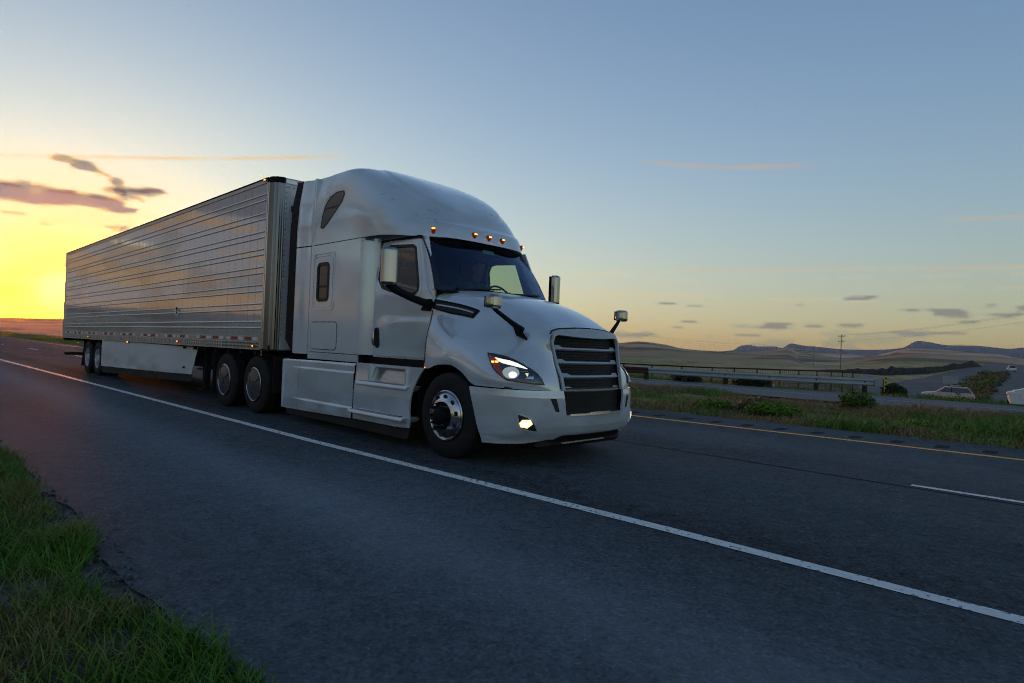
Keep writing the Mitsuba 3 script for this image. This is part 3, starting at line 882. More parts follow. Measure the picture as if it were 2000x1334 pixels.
put('side_lining', sag(box(-15.98, -.02, .008, .02, 1.2, 4.06)), 'mat_chassis', TR)

put('tape_rail', sag(box(-15.87, -.02, -.010, .02, 1.262, 1.364, .003)), 'mat_rail_alu', TR)
RED = [-.68, -1.28, -2.18, -2.84, -4.03, -4.84, -6.05, -6.65, -7.89, -8.51, -9.75, -10.36, -11.77, -12.27, -13.6, -14.2, -15.3]
for i, x in enumerate(RED):
    d = .29
    poly = sg.Polygon([(x, 1.277), (x + .012, 1.305), (x, 1.333), (x + d, 1.333), (x + d - .012, 1.305), (x + d, 1.277)])
    put('reflective_tape', sag(slab(poly, lambda a, b: np.stack([a, 0 * a - .0115, b], -1), .0015, None)), 'mat_tape_red', TR, label='red reflective tape')
    for xx, ww in ((x + d + .05, .19), (x - .2, .14)):
        if xx + ww < -.03:
            put('reflective_tape', sag(box(xx, xx + ww, -.0125, -.0105, 1.277, 1.333)), 'mat_tape_white', TR)
put('bottom_rail', sag(box(-16.0, -.02, -.016, .03, 1.128, 1.259, .005)), 'mat_rail_alu', TR)
put('rail_lip', sag(box(-16.0, -.02, -.024, .0, 1.112, 1.126, .003)), 'mat_rail_alu', TR)
hs = []
x = -.1
while x > -15.8:
    for z in (1.163, 1.222):
        hs.append(box(x - .018, x + .018, -.0175, -.015, z - .014, z + .014))
    x -= .062 if x > -1.6 else (.125 if x > -3.6 else .26)
put('rail_holes', sag(cat(*hs)), 'mat_black', TR, kind='stuff')

# front end: bright post strips, polished round corner, black cap, nose wall
for x0, x1, m in ((-.018, .014, 'mat_polished'), (.034, .066, 'mat_polished'), (.016, .032, 'mat_black')):
    put('front_post' if m != 'mat_black' else 'post_groove', box(x0, x1, -.016 if m != 'mat_black' else -.004, .02, 1.13, 4.0, .006 if m != 'mat_black' else 0), m, TR)


def corner(z0, z1, off, n=22, flutes=0.):
    th = np.linspace(0, np.pi / 2, n)
    r = .185 + off + flutes * (np.cos(th * 12) > .2)
    row = lambda z: np.stack([.066 + r * np.sin(th), .185 - r * np.cos(th), 0 * th + z], -1)
    return grid(np.stack([row(z0), row(z1)], 0), True)


put('corner_post', corner(1.13, 3.985, 0, 26, .006), 'mat_corner', TR, 25)
put('corner_cap', corner(3.985, 4.085, .008), 'mat_trim', TR, True)
mir = lambda m: mirror(m, 1.3)
put('corner_post', mir(corner(1.13, 4.08, 0)), 'mat_chrome', TR, True)
put('nose_wall', box(.2, .25, .18, 2.42, 1.12, 4.08, .01), 'mat_trailer_white', TR)
put('nose_rail', box(.245, .262, .2, 2.4, 3.99, 4.06, .003), 'mat_polished', TR)
put('nose_rail', box(.245, .27, .2, 2.4, 1.13, 1.3, .004), 'mat_trailer_white', TR)
rv = [box(.25, .256, y - .008, y + .008, z - .008, z + .008) for y in (.215,) for z in np.arange(1.4, 3.95, .09)] + [box(.25, .256, y - .008, y + .008, 3.93 - .008, 3.938) for y in np.arange(.25, 2.3, .09)]
put('nose_rivets', cat(*rv), 'mat_chassis', TR, kind='stuff')
lamp(TR, (.268, .45, 4.035), (.012, .1, .04), .004, lift=(1, 0, 0), label='unlit dark amber marker lamp', m='mat_amber')
# refrigeration unit on the nose
RU = 'refrigeration_unit'
put('casing', trimesh.convex.convex_hull(np.vstack([box(.27, .62, .42, 2.18, 2.0, 3.7).vertices, box(.27, .72, .62, 1.98, 2.2, 3.55).vertices])), 'mat_trim', f'{TR}__{RU}', 20)
put('grille', box(.62, .735, .75, 1.85, 2.5, 3.3, .01), 'mat_chassis', f'{TR}__{RU}')
put('bracket', cat(box(.25, .4, .3, .5, 3.52, 3.62, .01), box(.25, .33, .34, .4, 3.3, 3.55, .01), box(.3, .42, .38, .44, 3.42, 3.72, .01)), 'mat_black', f'{TR}__{RU}')
put('hose', tube([[.32, .44, 3.5], [.4, .4, 3.0], [.36, .42, 2.4], [.34, .43, 1.8]], .022, 8), 'mat_tyre', f'{TR}__{RU}', True)
put('lower_box', box(.262, .5, .3, 2.3, 1.32, 1.9, .03), 'mat_chassis', TR)

# lamps
lamp(TR, (-.06, -.028, 4.045), (.11, .026, .034), .5, label='lit amber lamp on the top front corner')
for x in (-.26, -4.1):
    lamp(TR, (x, -.03, 1.175), (.085, .026, .034), .5)
lamp(TR, (-12.15, -.03, 1.135), (.12, .026, .04), .5)
lamp(TR, (-15.95, -.03, 1.03), (.12, .03, .05), .4, RED_GLOW, 'mat_red_lens', label='lit red lamp at the rear corner')
lamp(TR, (-7.92, -.01, 1.075), (.13, .05, .06), .5)

# torn decal remains and a dent patch
g = np.random.default_rng(8)
for k in range(9):
    cx, cz = -4.28 + g.uniform(-.16, .16), 1.86 + g.uniform(-.1, .06)
    a = np.sort(g.uniform(0, 6.28, 7))
    rr_ = g.uniform(.02, .06, 7)
    poly = sg.Polygon(np.stack([cx + rr_ * 1.3 * np.cos(a), cz + rr_ * np.sin(a)], -1)).buffer(0)
    if poly.area > 1e-4:
        put('torn_decal', sag(slab(poly, lambda p, q: np.stack([p, 0 * p - .0165, q], -1), .002, None)), 'mat_tape_white' if k % 3 else 'mat_chassis', TR)

# side skirt: three white panels with a dark flexible lower edge
SK = [(-10.72, .31), (-7.98, .36), (-5.87, .415), (-3.62, .48)]
zl = lambda x: np.interp(x, [-10.72, -3.62], [.31, .48])
zf = lambda x: np.interp(x, [-10.72, -3.62], [.13, .32])
ys = lambda a, b: np.stack([a, .03 + .10 * sstep(-5.4, -3.4, a), b], -1)
for i in range(3):
    a0, a1 = SK[i][0] + .006, SK[i + 1][0] - .006
    top = 1.10 - .0045 * 7
    pts = [(a0, zl(a0)), (a1, zl(a1)), (a1 + (.3 if i == 2 else 0), top), (a0, top)]
    put('side_skirt', slab(sg.Polygon(pts), ys, .012, .3), 'mat_skirt', TR)
put('skirt_flap', slab(sg.Polygon([(-10.66, zf(-10.66)), (-3.68, zf(-3.68)), (-3.62, .478), (-10.72, .305)]), lambda a, b: ys(a, b) + [0, .014, 0], .008, .3), 'mat_rubber_flap', TR)
put('skirt_brace', cat(*[tube([[x, .06, .6], [x, .7, 1.08]], .02, 6) for x in np.arange(-10.4, -3.9, 1.6)]), 'mat_chassis', TR)
put('far_side_skirt', box(-10.7, -3.7, 2.54, 2.56, .33, 1.07), 'mat_skirt', TR)

# landing gear
for y in (.36, 2.24):
    lg = put('landing_leg', cat(box(-3.5, -3.36, y - .06, y + .06, .33, 1.08, .01), box(-3.47, -3.39, y - .045, y + .045, .2, .4), box(-3.56, -3.3, y - .14, y + .14, .17, .2, .005)), 'mat_chassis', TR)
    put('brace', tube([[-3.4, y, .5], [-2.75, y + .08, 1.08]], .028, 8), 'mat_chassis', lg)
put('cross_shaft', tube([[-3.43, .3, .62], [-3.43, 2.3, .62]], .02, 8), 'mat_chassis', TR)
put('crank', tube([[-3.43, .3, .62], [-3.43, .16, .62], [-3.1, .14, .6]], .014, 6), 'mat_chassis', TR)
put('cross_member', cat(*[box(x - .04, x + .04, .06, 2.54, 1.02, 1.1) for x in np.arange(-15.4, -.2, .6)]), 'mat_chassis', TR)
# bogie, mud flaps and rear bumper
put('bogie', cat(box(-14.0, -10.3, .62, .74, .78, 1.06), box(-14.0, -10.3, 1.86, 1.98, .78, 1.06), *[cyl([x, .3, .5], [x, 2.3, .5], .07, 14) for x in (-11.25, -12.49)]), 'mat_chassis', TR)
for x in (-11.25, -12.49):
    wheel_dual(TR, x, .02, .5, STEEL_FACE, None)
    wheel_dual(TR, x, 2.58, .5, STEEL_FACE, None, True)
for y in (.06, 1.98):
    put('mud_flap', slab(sg.Polygon([(0, 0), (.58, 0), (.58, .8), (0, .8)]), lambda a, b: np.stack([-13.15 - .25 * np.abs(1 - b / .8) ** 1.5, y + a, .19 + b], -1), .01, .1), 'mat_tyre', TR)
put('mud_flap', slab(sg.Polygon([(0, 0), (.6, 0), (.6, .7), (0, .7)]), lambda a, b: np.stack([-3.02 + .05 * b, .34 + a, .36 + b], -1), .01, .2), 'mat_tyre', TR)
put('rear_bumper', cat(box(-16.03, -15.93, .06, 2.54, .44, .54, .01), box(-16.02, -15.94, .7, .8, .5, 1.1), box(-16.02, -15.94, 1.8, 1.9, .5, 1.1)), 'mat_chassis', TR)
put('rear_sill', sag(box(-16.03, -15.9, .03, 2.57, 1.02, 1.15, .01)), 'mat_chassis', TR)
for z in (1.075, 1.02):
    put('yellow_tag', box(-.02, -.008, .0, .02, z, z + .03), 'mat_marker_yellow', TR)


# ------------------------------------------------------------------ the truck
def f_white(p, n, uv):
    d = fbm(p.x * 1.4, p.y * 1.4, p.z * 2.0, 4)
    low = smoothstep(1.1, .2, p.z)
    bug = smoothstep(.80, .86, noise(p.x * 17, p.y * 17, p.z * 21)) * smoothstep(.45, .6, noise(p.x * 3 + 5, p.y * 3, p.z * 3)) * smoothstep(4.0, 5.0, p.x + (p.z - 2.6) * 1.5)
    c = mix((.58, .635, .69), (.485, .53, .57), smoothstep(.45, .75, d))
    c = mix(c, (.34, .33, .32), low * .65 * smoothstep(.25, .8, fbm(p.x * 3, p.y * 3, p.z * 6, 4)))
    return mix(c, (.16, .15, .13), bug * .7)


mat('mat_white', proc(f_white), .12, coat=1.0, spec=1.0, metal=.22, bump=proc(lambda p, n, uv: fbm(p.x * 3, p.y * 3, p.z * 3, 2), 4e-3), scale=.0015)
mat('mat_gasket', (.012, .012, .013), .5, spec=.4)
mat('mat_seam', (.03, .032, .035), .6, spec=.3)
mat('mat_interior', (.014, .014, .016), .8, spec=.2)
mat('mat_seat', proc(lambda p, n, uv: mix((.03, .03, .034), (.05, .05, .055), noise(p.x * 60, p.y * 60, p.z * 60))), .9, spec=.2)
mat('mat_grille_silver', (.54, .58, .62), .22, metal=.85)
mat('mat_grille_bar', (.36, .42, .48), .35, coat=.5)
mat('mat_grille_dark', (.012, .012, .014), .5, spec=.3)
mat('mat_step_plate', proc(lambda p, n, uv: mix((.55, .54, .53), (.3, .29, .28), fbm(p.x * 8, p.y * 8, p.z * 20, 3))), .25, metal=.9)
mat('mat_step_tread', (.05, .05, .052), .6, metal=.4)
mat('mat_lens_dark', (.02, .025, .032), .15, coat=1.0)
mat('mat_reflector', (.8, .8, .8), .12, metal=1.0)
mat('mat_pearl_lamp', (.7, .72, .68), .2, coat=1.0)
mat('mat_wheel_alu', proc(lambda p, n, uv: mix((.62, .62, .63), (.42, .41, .40), smoothstep(.4, .8, fbm(p.x * 10, p.y * 10, p.z * 10, 3)))), .18, metal=1.0)
scene['mat_clear'] = {'type': 'thindielectric', 'int_ior': 1.3}
mat('mat_sticker', (.25, .42, .42), .5)
mat('mat_skin', (.32, .17, .11), .5)
mat('mat_shirt', (.05, .07, .12), .9)
mat('mat_hair', (.02, .015, .012), .7)
scene['mat_glass'] = {'type': 'thindielectric', 'int_ior': 1.5, 'specular_transmittance': rgb(.58, .70, .60), 'specular_reflectance': rgb(.5, .62, .9)}
scene['mat_window'] = {'type': 'thindielectric', 'int_ior': 1.5, 'specular_transmittance': rgb(.66, .76, .62)}
scene['mat_clear'] = {'type': 'thindielectric', 'int_ior': 1.45}

TK = thing('semi_truck', 'white sleeper cab highway truck with lit headlights pulling the trailer', 'truck')
CY = 1.3


def both(name, m, mt, smooth=False, parent=TK, **k):
    a = put(name, m, mt, parent, smooth, **k)
    b = put(name, mirror(m, CY), mt, parent, smooth, **k)
    return a, b


def on(V):
    """(x, v, z) with v measured from the centre line -> world."""
    V = np.asarray(V, float)
    return V + [0, CY, 0]


# --- high roof fairing
RZ, RX, RW = [2.8, 3.1, 3.5, 3.85, 3.96, 3.985, 3.995], [4.16, 3.958, 3.49, 2.756, 2.398, 2.27, 2.17], [1.2, 1.2, 1.177, 1.131, .729, .4, .02]
roof_x, roof_w = PchipInterpolator(RZ[:5], RX[:5]), PchipInterpolator(RZ[:5], RW[:5])


def roof_pt(th, z):
    """th from 0 (right side) over pi/2 (front) to pi (left side)."""
    zz = np.minimum(z, 3.96)
    xf, w = roof_x(zz), roof_w(zz)
    k = np.clip((z - 3.96) / .035, 0, 1)
    w = w * (1 - k) ** .7
    xf = xf - .22 * k
    s, c = np.sin(th), np.cos(th)
    n = 3.74
    x = 2.15 + (xf - 2.15) * np.abs(s) ** (2 / n)
    v = -w * np.sign(c) * np.abs(c) ** (2 / n)
    front = np.abs(s) ** 2
    # brow ledge over the windscreen and a raised panel on the dome
    x = x + .05 * front * sstep(3.0, 2.955, z)
    e = np.hypot((v) / .86, (z - 3.62) / .52)
    bulge = .028 * sstep(1.03, .95, e) * front
    x = x + bulge * .7
    z = z + bulge * .7 - .05 * sstep(3.2, 4.0, x) * sstep(2.9, 2.8, z)
    return np.stack([x, v, z], -1)


zlev = np.concatenate([np.linspace(2.8, 3.02, 9), np.linspace(3.05, 3.6, 16), 3.96 - .36 * (1 - np.sin(np.linspace(.08, 1, 20) * np.pi / 2)), [3.968, 3.976, 3.984, 3.99, 3.995]])
th = np.concatenate([np.linspace(0, np.pi, 161)])
rear = lambda z: np.interp(z, [2.8, 3.867, 4.0], [1.423, 1.868, 1.92])
rows = []
for z in zlev:
    mid = roof_pt(th, np.full_like(th, z))
    t = np.linspace(0, 1, 14)[:-1]
    a, b = mid[0], mid[-1]
    ra = np.column_stack([rear(a[2]) + (a[0] - rear(a[2])) * t, np.full(13, a[1]), np.full(13, a[2])])
    rb = np.column_stack([rear(b[2]) + (b[0] - rear(b[2])) * t[::-1], np.full(13, b[1]), np.full(13, b[2])])
    rows.append(np.vstack([ra, mid, rb]))
put('roof_fairing', grid(on(np.array(rows))), 'mat_white', TK, True)


def on_side(a, b):
    """Right flank of the sleeper and its roof: (x, z) -> point."""
    v = -np.where(b > 2.8, np.interp(b, RZ, RW), 1.2) + .155 * sstep(2.86, 3.085, a)
    return on(np.stack([a, v, b], -1))


# roof side window
w = sg.Polygon([(1.70, 3.06), (1.735, 3.25), (1.80, 3.40), (1.92, 3.50), (2.08, 3.545), (2.27, 3.54), (2.30, 3.50), (2.26, 3.40), (2.10, 3.26), (1.90, 3.12), (1.76, 3.045)]).buffer(.02).buffer(-.02)
a, b = both('roof_window', slab(w, on_side, .005, .1), 'mat_lens_dark', 20)
both('roof_window_gasket', slab(w.buffer(.014).difference(w.buffer(-.006)), on_side, .008, .1), 'mat_gasket', 20)
both('roof_window_divider', slab(sg.box(1.6, 3.325, 2.4, 3.345).intersection(w), lambda p, q: on_side(p, q) - [0, .006, 0], .006, .1), 'mat_gasket', 20)
both('roof_window_swage', slab(w.buffer(.075).difference(w.buffer(.055)).intersection(sg.box(1.4, 3.2, 2.2, 4)), lambda p, q: on_side(p, q) - [0, .001, 0], .006, .06), 'mat_white', 40)

# --- sleeper flank
hole = rrect(1.655, 1.995, 1.925, 2.50, .075)
both('sleeper_side', slab(sg.box(1.432, 1.145, 3.09, 2.788).difference(hole), on_side, .02, .07, True), 'mat_white', 30)
fo, fi = rrect(1.525, 2.165, 1.785, 2.665, .07), rrect(1.565, 2.12, 1.83, 2.62, .06)
fm = slab(fo.difference(rrect(1.548, 2.14, 1.81, 2.642, .065)), on_side, .011, .1)
both('window_surround', fm, 'mat_white', 40)
both('window_surround', slab(fi.difference(rrect(1.58, 2.10, 1.846, 2.604, .055)), on_side, .009, .1), 'mat_white', 40)
both('sleeper_window_gasket', slab(hole.buffer(.012).difference(hole.buffer(-.035)), lambda p, q: on_side(p, q) + [0, .004, 0], .014, .1), 'mat_gasket', 30)
both('sleeper_window', slab(hole.buffer(-.02), lambda p, q: on_side(p, q) + [0, .008, 0], .004, .3), 'mat_lens_dark', 20)
both('sleeper_window_divider', slab(sg.box(1.66, 2.13, 1.99, 2.16), lambda p, q: on_side(p, q) + [0, .004, 0], .008, None), 'mat_gasket')
hatch = rrect(1.515, 2.29, 1.185, 1.605, .07)
both('luggage_hatch', slab(hatch.buffer(-.008), on_side, .006, .1), 'mat_white', 40)
both('hatch_seam', slab(hatch.buffer(.004).difference(hatch.buffer(-.008)), on_side, .002, .1), 'mat_seam')
both('sleeper_sill', slab(sg.box(1.44, 1.035, 2.88, 1.135), on_side, .012, .2, True), 'mat_white', 30)
put('sleeper_core', cat(box(1.45, 2.84, .14, 2.46, 1.05, 2.79), ), 'mat_gasket', TK)
put('sleeper_back_wall', box(1.43, 1.47, .11, 2.49, 1.1, 3.86, .01), 'mat_white', TK)


# --- side extenders behind the sleeper
def on_ext(a, b):
    v = -np.interp(b, [2.8, 3.1, 3.5, 3.9], [1.2, 1.2, 1.177, 1.12]) - .03 * sstep(1.4, 1.0, a)
    return on(np.stack([a, v, b], -1))


both('side_extender', slab(sg.box(.985, 1.10, 1.415, 2.788), on_ext, .015, .1, True), 'mat_white', 30)
top = [(x, 3.895 - .045 * (x - .985) / .875 - .012 * math.sin((x - .98) / .87 * 3.14)) for x in np.linspace(.985, 1.86, 12)]
both('side_extender', slab(sg.Polygon([(.985, 2.806), (1.412, 2.806)] + top[::-1]), on_ext, .015, .07, True), 'mat_white', 30)
both('extender_trim', slab(sg.Polygon([(.74, 1.32), (.982, 1.12), (.982, 3.89), (.80, 3.885), (.77, 3.6)]), lambda p, q: on_ext(p, q) + [0, .012, 0], .02, .15), 'mat_trim', 30)
both('seam_backing', slab(sg.box(1.38, 1.1, 1.47, 2.82), lambda p, q: on_side(p, q) + [0, .025, 0], .004, .2), 'mat_gasket')
both('seam_backing', slab(sg.box(.98, 2.76, 3.05, 2.83), lambda p, q: on(np.stack([p, -np.interp(p, [0, 3.2, 4.0], [1.172, 1.172, 1.0]), q], -1)), .004, .2), 'mat_gasket')


# --- cab side, door
def on_door(a, b):
    return on(np.stack([a, -1.10 + .035 * (a - 3.05) + .10 * np.maximum(0, b - 2.0) / .75 + .02 * sstep(1.5, 1.2, b) - .016 * sstep(1.665, 1.63, b) * sstep(3.1, 3.5, a), b], -1))


win = sg.Polygon([(3.13, 2.20), (3.13, 2.54), (3.20, 2.64), (3.30, 2.66), (3.78, 2.635), (3.845, 2.60), (4.015, 2.10), (4.02, 2.02), (3.96, 1.975), (3.75, 1.985), (3.42, 2.03), (3.24, 2.08)]).buffer(.03).buffer(-.03)
door = sg.Polygon([(3.10, 1.15), (4.30, 1.15), (4.30, 1.93), (4.20, 2.04), (3.935, 2.70), (3.86, 2.75), (3.19, 2.768), (3.10, 2.69)]).buffer(-.02).buffer(.02)
cab = sg.Polygon([(3.05, 1.12), (4.335, 1.12), (4.335, 2.02), (4.02, 2.76), (3.05, 2.79)])
both('cab_side', slab(cab.difference(win.buffer(.02)), lambda p, q: on_door(p, q) + [0, .042, 0], .02, .12), 'mat_white', 30)
d1, d2 = both('door', slab(door.difference(win), on_door, .022, .08, True), 'mat_white', 25)
for dd, mir_ in ((d1, lambda m: m), (d2, lambda m: mirror(m, CY))):
    fix = lambda nm, m, mt, sm=30: put(nm, mir_(m), mt, dd, sm)
    fix('window_gasket', slab(win.buffer(.014).difference(win.buffer(-.022)), lambda p, q: on_door(p, q) + [0, .02, 0], .026, .1), 'mat_gasket')
    fix('window_frame', slab(win.buffer(.075).difference(win.buffer(.058)), on_door, .007, .1), 'mat_white', 40)
    fix('handle_recess', slab(rrect(3.11, 3.235, 1.25, 1.535, .06), on_door, .005, .1), 'mat_gasket')
    fix('handle', cat(tube([[3.14, .20, 1.51], [3.14, .168, 1.47], [3.14, .168, 1.33], [3.14, .195, 1.29]], .02, 10)), 'mat_chrome', True)
    pane = slab(win.buffer(.01), lambda p, q: on_door(p, q) + [0, .012, 0], .0, None) if False else None
    tri = trimesh.creation.extrude_polygon(win, 1.0, engine='earcut')
    keep = np.abs(tri.face_normals[:, 2] - 1) < 1e-6
    v = on_door(tri.vertices[:, 0], tri.vertices[:, 1]) + [0, .012, 0]
    pm = tm(v, tri.faces[keep])
    fix('window_pane', pm, 'mat_window', False)
    fix('inner_lining', slab(door.difference(win.buffer(-.01)), lambda p, q: on_door(p, q) + [0, .075, 0], .01, .3), 'mat_interior')
both('door_sill', cat(slab(sg.box(2.9, 1.02, 4.35, 1.125), lambda p, q: on(np.stack([p, -1.06 + 0 * p, q], -1)), .02, .3)), 'mat_trim')
lamp(TK, (4.32, .20, 1.045), (.10, .04, .045), .34, label='lit amber lamp below the door')

# --- windscreen
def ws(u, w_):
    """u from -1 to 1 across, w_ from 0 (bottom) to 1 (top)."""
    half = 1.06 + (.95 - 1.06) * w_
    x = (4.377 + (3.955 - 4.377) * w_) + .15 * (1 - np.abs(u) ** 2.4) + .035 * np.sin(np.pi * w_)
    z = 2.03 + (2.715 - 2.03) * w_ + .05 * w_ * (1 - u ** 2)
    return on(np.stack([x, u * half, z], -1))


U, Wv = np.meshgrid(np.linspace(-1, 1, 49), np.linspace(0, 1, 17), indexing='ij')
put('windscreen', grid(ws(U, Wv)), 'mat_glass', TK, True)
ring = sg.box(-1.012, -.02, 1.012, 1.03).difference(rrect(-.955, .955, .06, .915, .07))
put('windscreen_border', slab(ring, lambda a, b: ws(a, b) - [.006, 0, 0], .004, .06), 'mat_gasket', TK, 30)
put('toll_tag', slab(sg.box(-.10, .80, .12, .87), lambda a, b: ws(a, b) - [.012, 0, 0], .003, .1), 'mat_sticker', TK)
put('washer_cowl', slab(sg.box(-1, 0, 1, 1), lambda a, b: on(np.stack([4.36 + .15 * (1 - np.abs(a) ** 2.4) + .12 * b, a * 1.05, 2.03 - .03 * b + 0 * a], -1)), .01, .1), 'mat_trim', TK, 30)
for u0, u1 in ((-.75, -.05), (.1, .8)):
    p = ws(np.linspace(u0, u1, 12), np.linspace(.03, .09, 12)) + [.02, 0, .008]
    k = put('wiper', tube(p, .011, 6), 'mat_gasket', TK, True)
    put('wiper_arm', tube([p[0] + [.05, 0, -.02], p[6] + [.015, 0, .005]], .009, 6), 'mat_gasket', k)
t = np.linspace(-.02, 1.02, 14)
e0, e1 = ws(-np.ones(14), t), on_door(np.interp(t, [0, 1], [4.235, 3.925]), np.interp(t, [0, 1], [2.03, 2.715])) + [0, .03, 0]
mid = (e0 + e1) / 2 + [.012, -.02, 0]
both('windscreen_pillar', grid(np.stack([e1, mid, e0 - [.004, 0, 0]], 1), False), 'mat_white', True)

# --- cab inside
put('roof_lining', box(2.98, 3.93, .3, 2.3, 2.73, 2.76), 'mat_interior', TK)
put('cab_floor', box(2.98, 4.3, .28, 2.32, 1.15, 1.25), 'mat_interior', TK)
put('sleeper_curtain', box(2.985, 3.0, .26, 2.34, 1.2, 2.75), 'mat_interior', TK)
put('dashboard', trimesh.convex.convex_hull(np.vstack([box(4.05, 4.42, .32, 2.28, 1.3, 1.93).vertices, box(3.85, 4.0, .36, 2.24, 1.4, 1.85).vertices])), 'mat_interior', TK, 20)
put('instrument_hood', trimesh.convex.convex_hull(np.vstack([cyl([3.98, 1.6, 1.93], [3.98, 2.2, 1.93], .1, 16).vertices, box(4.1, 4.4, 1.62, 2.18, 1.9, 1.96).vertices])), 'mat_interior', TK, 30)
for y in (.78, 1.88):
    s = put('seat', box(3.12, 3.62, y - .25, y + .25, 1.55, 1.72, .05), 'mat_seat', TK, 30)
    bk = box(-.07, .07, -.24, .24, 0, .75, .05)
    bk.apply_transform(trimesh.transformations.translation_matrix([3.16, y, 1.68]) @ trimesh.transformations.rotation_matrix(-.14, [0, 1, 0]))
    put('backrest', bk, 'mat_seat', s, 30)
    put('headrest', box(2.99, 3.09, y - .13, y + .13, 2.43, 2.63, .04), 'mat_seat', s, 30)
    put('seat_base', box(3.2, 3.55, y - .16, y + .16, 1.25, 1.56, .03), 'mat_interior', s)
ang = np.linspace(0, 2 * np.pi, 41)
wc, tl = np.array([3.90, 1.88, 2.06]), .62
wheel_pts = np.stack([wc[0] - .225 * np.cos(ang) * math.sin(tl), wc[1] + .225 * np.sin(ang), wc[2] + .225 * np.cos(ang) * math.cos(tl)], -1)
sw = put('steering_wheel', tube(wheel_pts, .016, 8, False), 'mat_gasket', TK, True)
put('spoke', cat(tube([wc, wheel_pts[10]], .014, 6), tube([wc, wheel_pts[30]], .014, 6), tube([wc, wheel_pts[20]], .014, 6)), 'mat_gasket', sw)
put('column', tube([wc, wc + [.25, 0, -.22]], .035, 10), 'mat_gasket', sw)

# --- hood and front wings: a net of longitudinal curves from the wheel arch up to the centre line
NET = [
    [(4.33, -1.155, 1.06), (4.45, -1.185, 1.035), (4.65, -1.205, 1.088), (4.87, -1.21, 1.10), (5.08, -1.21, 1.035), (5.25, -1.20, .915), (5.32, -1.19, .89), (5.5, -1.165, .887), (5.72, -1.105, .885), (5.88, -1.01, .882), (5.99, -.865, .878), (6.05, -.70, .872), (6.075, -.58, .865)],
    [(4.33, -1.155, 1.28), (4.6, -1.195, 1.26), (4.87, -1.215, 1.25), (5.1, -1.21, 1.20), (5.3, -1.19, 1.13), (5.5, -1.155, 1.08), (5.72, -1.08, 1.055), (5.88, -.98, 1.04), (5.98, -.83, 1.03), (6.025, -.68, 1.02), (6.045, -.595, 1.02)],
    [(4.33, -1.125, 1.50), (4.6, -1.135, 1.49), (4.87, -1.13, 1.46), (5.1, -1.115, 1.41), (5.3, -1.085, 1.34), (5.5, -1.03, 1.27), (5.7, -.95, 1.21), (5.86, -.84, 1.175), (5.95, -.725, 1.16), (6.005, -.635, 1.155)],
    [(4.33, -1.075, 1.71), (4.6, -1.03, 1.685), (4.87, -.985, 1.645), (5.1, -.945, 1.59), (5.3, -.91, 1.525), (5.5, -.86, 1.455), (5.7, -.80, 1.385), (5.85, -.73, 1.33), (5.93, -.68, 1.31), (5.972, -.65, 1.30)],
    [(4.35, -1.05, 1.90), (4.6, -.97, 1.875), (4.87, -.91, 1.835), (5.1, -.86, 1.775), (5.3, -.815, 1.71), (5.5, -.77, 1.635), (5.7, -.725, 1.55), (5.84, -.695, 1.48), (5.91, -.68, 1.44), (5.948, -.668, 1.42)],
    [(4.40, -.84, 2.02), (4.6, -.78, 1.995), (4.87, -.71, 1.95), (5.1, -.655, 1.90), (5.3, -.615, 1.845), (5.5, -.58, 1.775), (5.7, -.555, 1.685), (5.84, -.55, 1.605), (5.91, -.56, 1.56), (5.952, -.57, 1.53)],
    [(4.46, -.40, 2.06), (4.6, -.38, 2.045), (4.87, -.35, 2.0), (5.1, -.33, 1.955), (5.3, -.31, 1.90), (5.5, -.295, 1.83), (5.7, -.28, 1.735), (5.84, -.28, 1.65), (5.93, -.285, 1.59), (5.985, -.29, 1.55)],
    [(4.48, 0, 2.065), (4.6, 0, 2.053), (4.87, 0, 2.01), (5.1, 0, 1.967), (5.3, 0, 1.915), (5.5, 0, 1.845), (5.7, 0, 1.752), (5.86, 0, 1.655), (5.95, 0, 1.59), (6.0, 0, 1.552)]]
S0 = np.array([4.33, 4.45, 4.65, 4.87, 5.08, 5.25, 5.33, 5.5, 5.72, 5.88, 6.0, 6.05, 6.075])
S7 = np.array([4.48, 4.56, 4.70, 4.87, 5.05, 5.21, 5.32, 5.47, 5.65, 5.80, 5.91, 5.96, 6.0])
ctrl = np.zeros((13, 8, 3))
for k, r in enumerate(NET):
    r = np.array(r)
    s = S0 + (S7 - S0) * k / 7
    s = r[0, 0] + (s - s[0]) / (s[-1] - s[0]) * (r[-1, 0] - r[0, 0])
    ctrl[:, k] = np.stack([s, PchipInterpolator(r[:, 0], r[:, 1])(s), PchipInterpolator(r[:, 0], r[:, 2])(s)], -1)
full = np.concatenate([ctrl, ctrl[:, 6::-1] * [1, -1, 1]], 1)
HB = np.linspace(-1, 1, 15)
HA = np.linspace(0, 1, 13)
hood_b = CubicSpline(HB, full, axis=1)


def hood(a, b):
    """a from 0 (cowl) to 1 (nose); b from -1 (right wheel arch) over 0 (centre) to 1."""
    a, b = np.clip(np.asarray(a, float), 0, 1), np.asarray(b, float)
    cols = hood_b(b)                       # (13, n, 3)
    return on(_hood_eval(a, cols))


def _hood_eval(a, cols):
    d = PchipInterpolator(HA, cols, axis=0).c      # (4, 12, n, 3)
    k = np.clip((a * 12).astype(int), 0, 11)
    i = np.arange(len(a))
    t = (a - HA[k])[:, None]
    return ((d[0, k, i] * t + d[1, k, i]) * t + d[2, k, i]) * t + d[3, k, i]


A, B = np.meshgrid(np.linspace(0, 1, 121), np.linspace(-1, 1, 201), indexing='ij')
HOOD = hood(A.ravel(), B.ravel()).reshape(121, 201, 3)
put('hood', grid(HOOD, False), 'mat_white', TK, True)

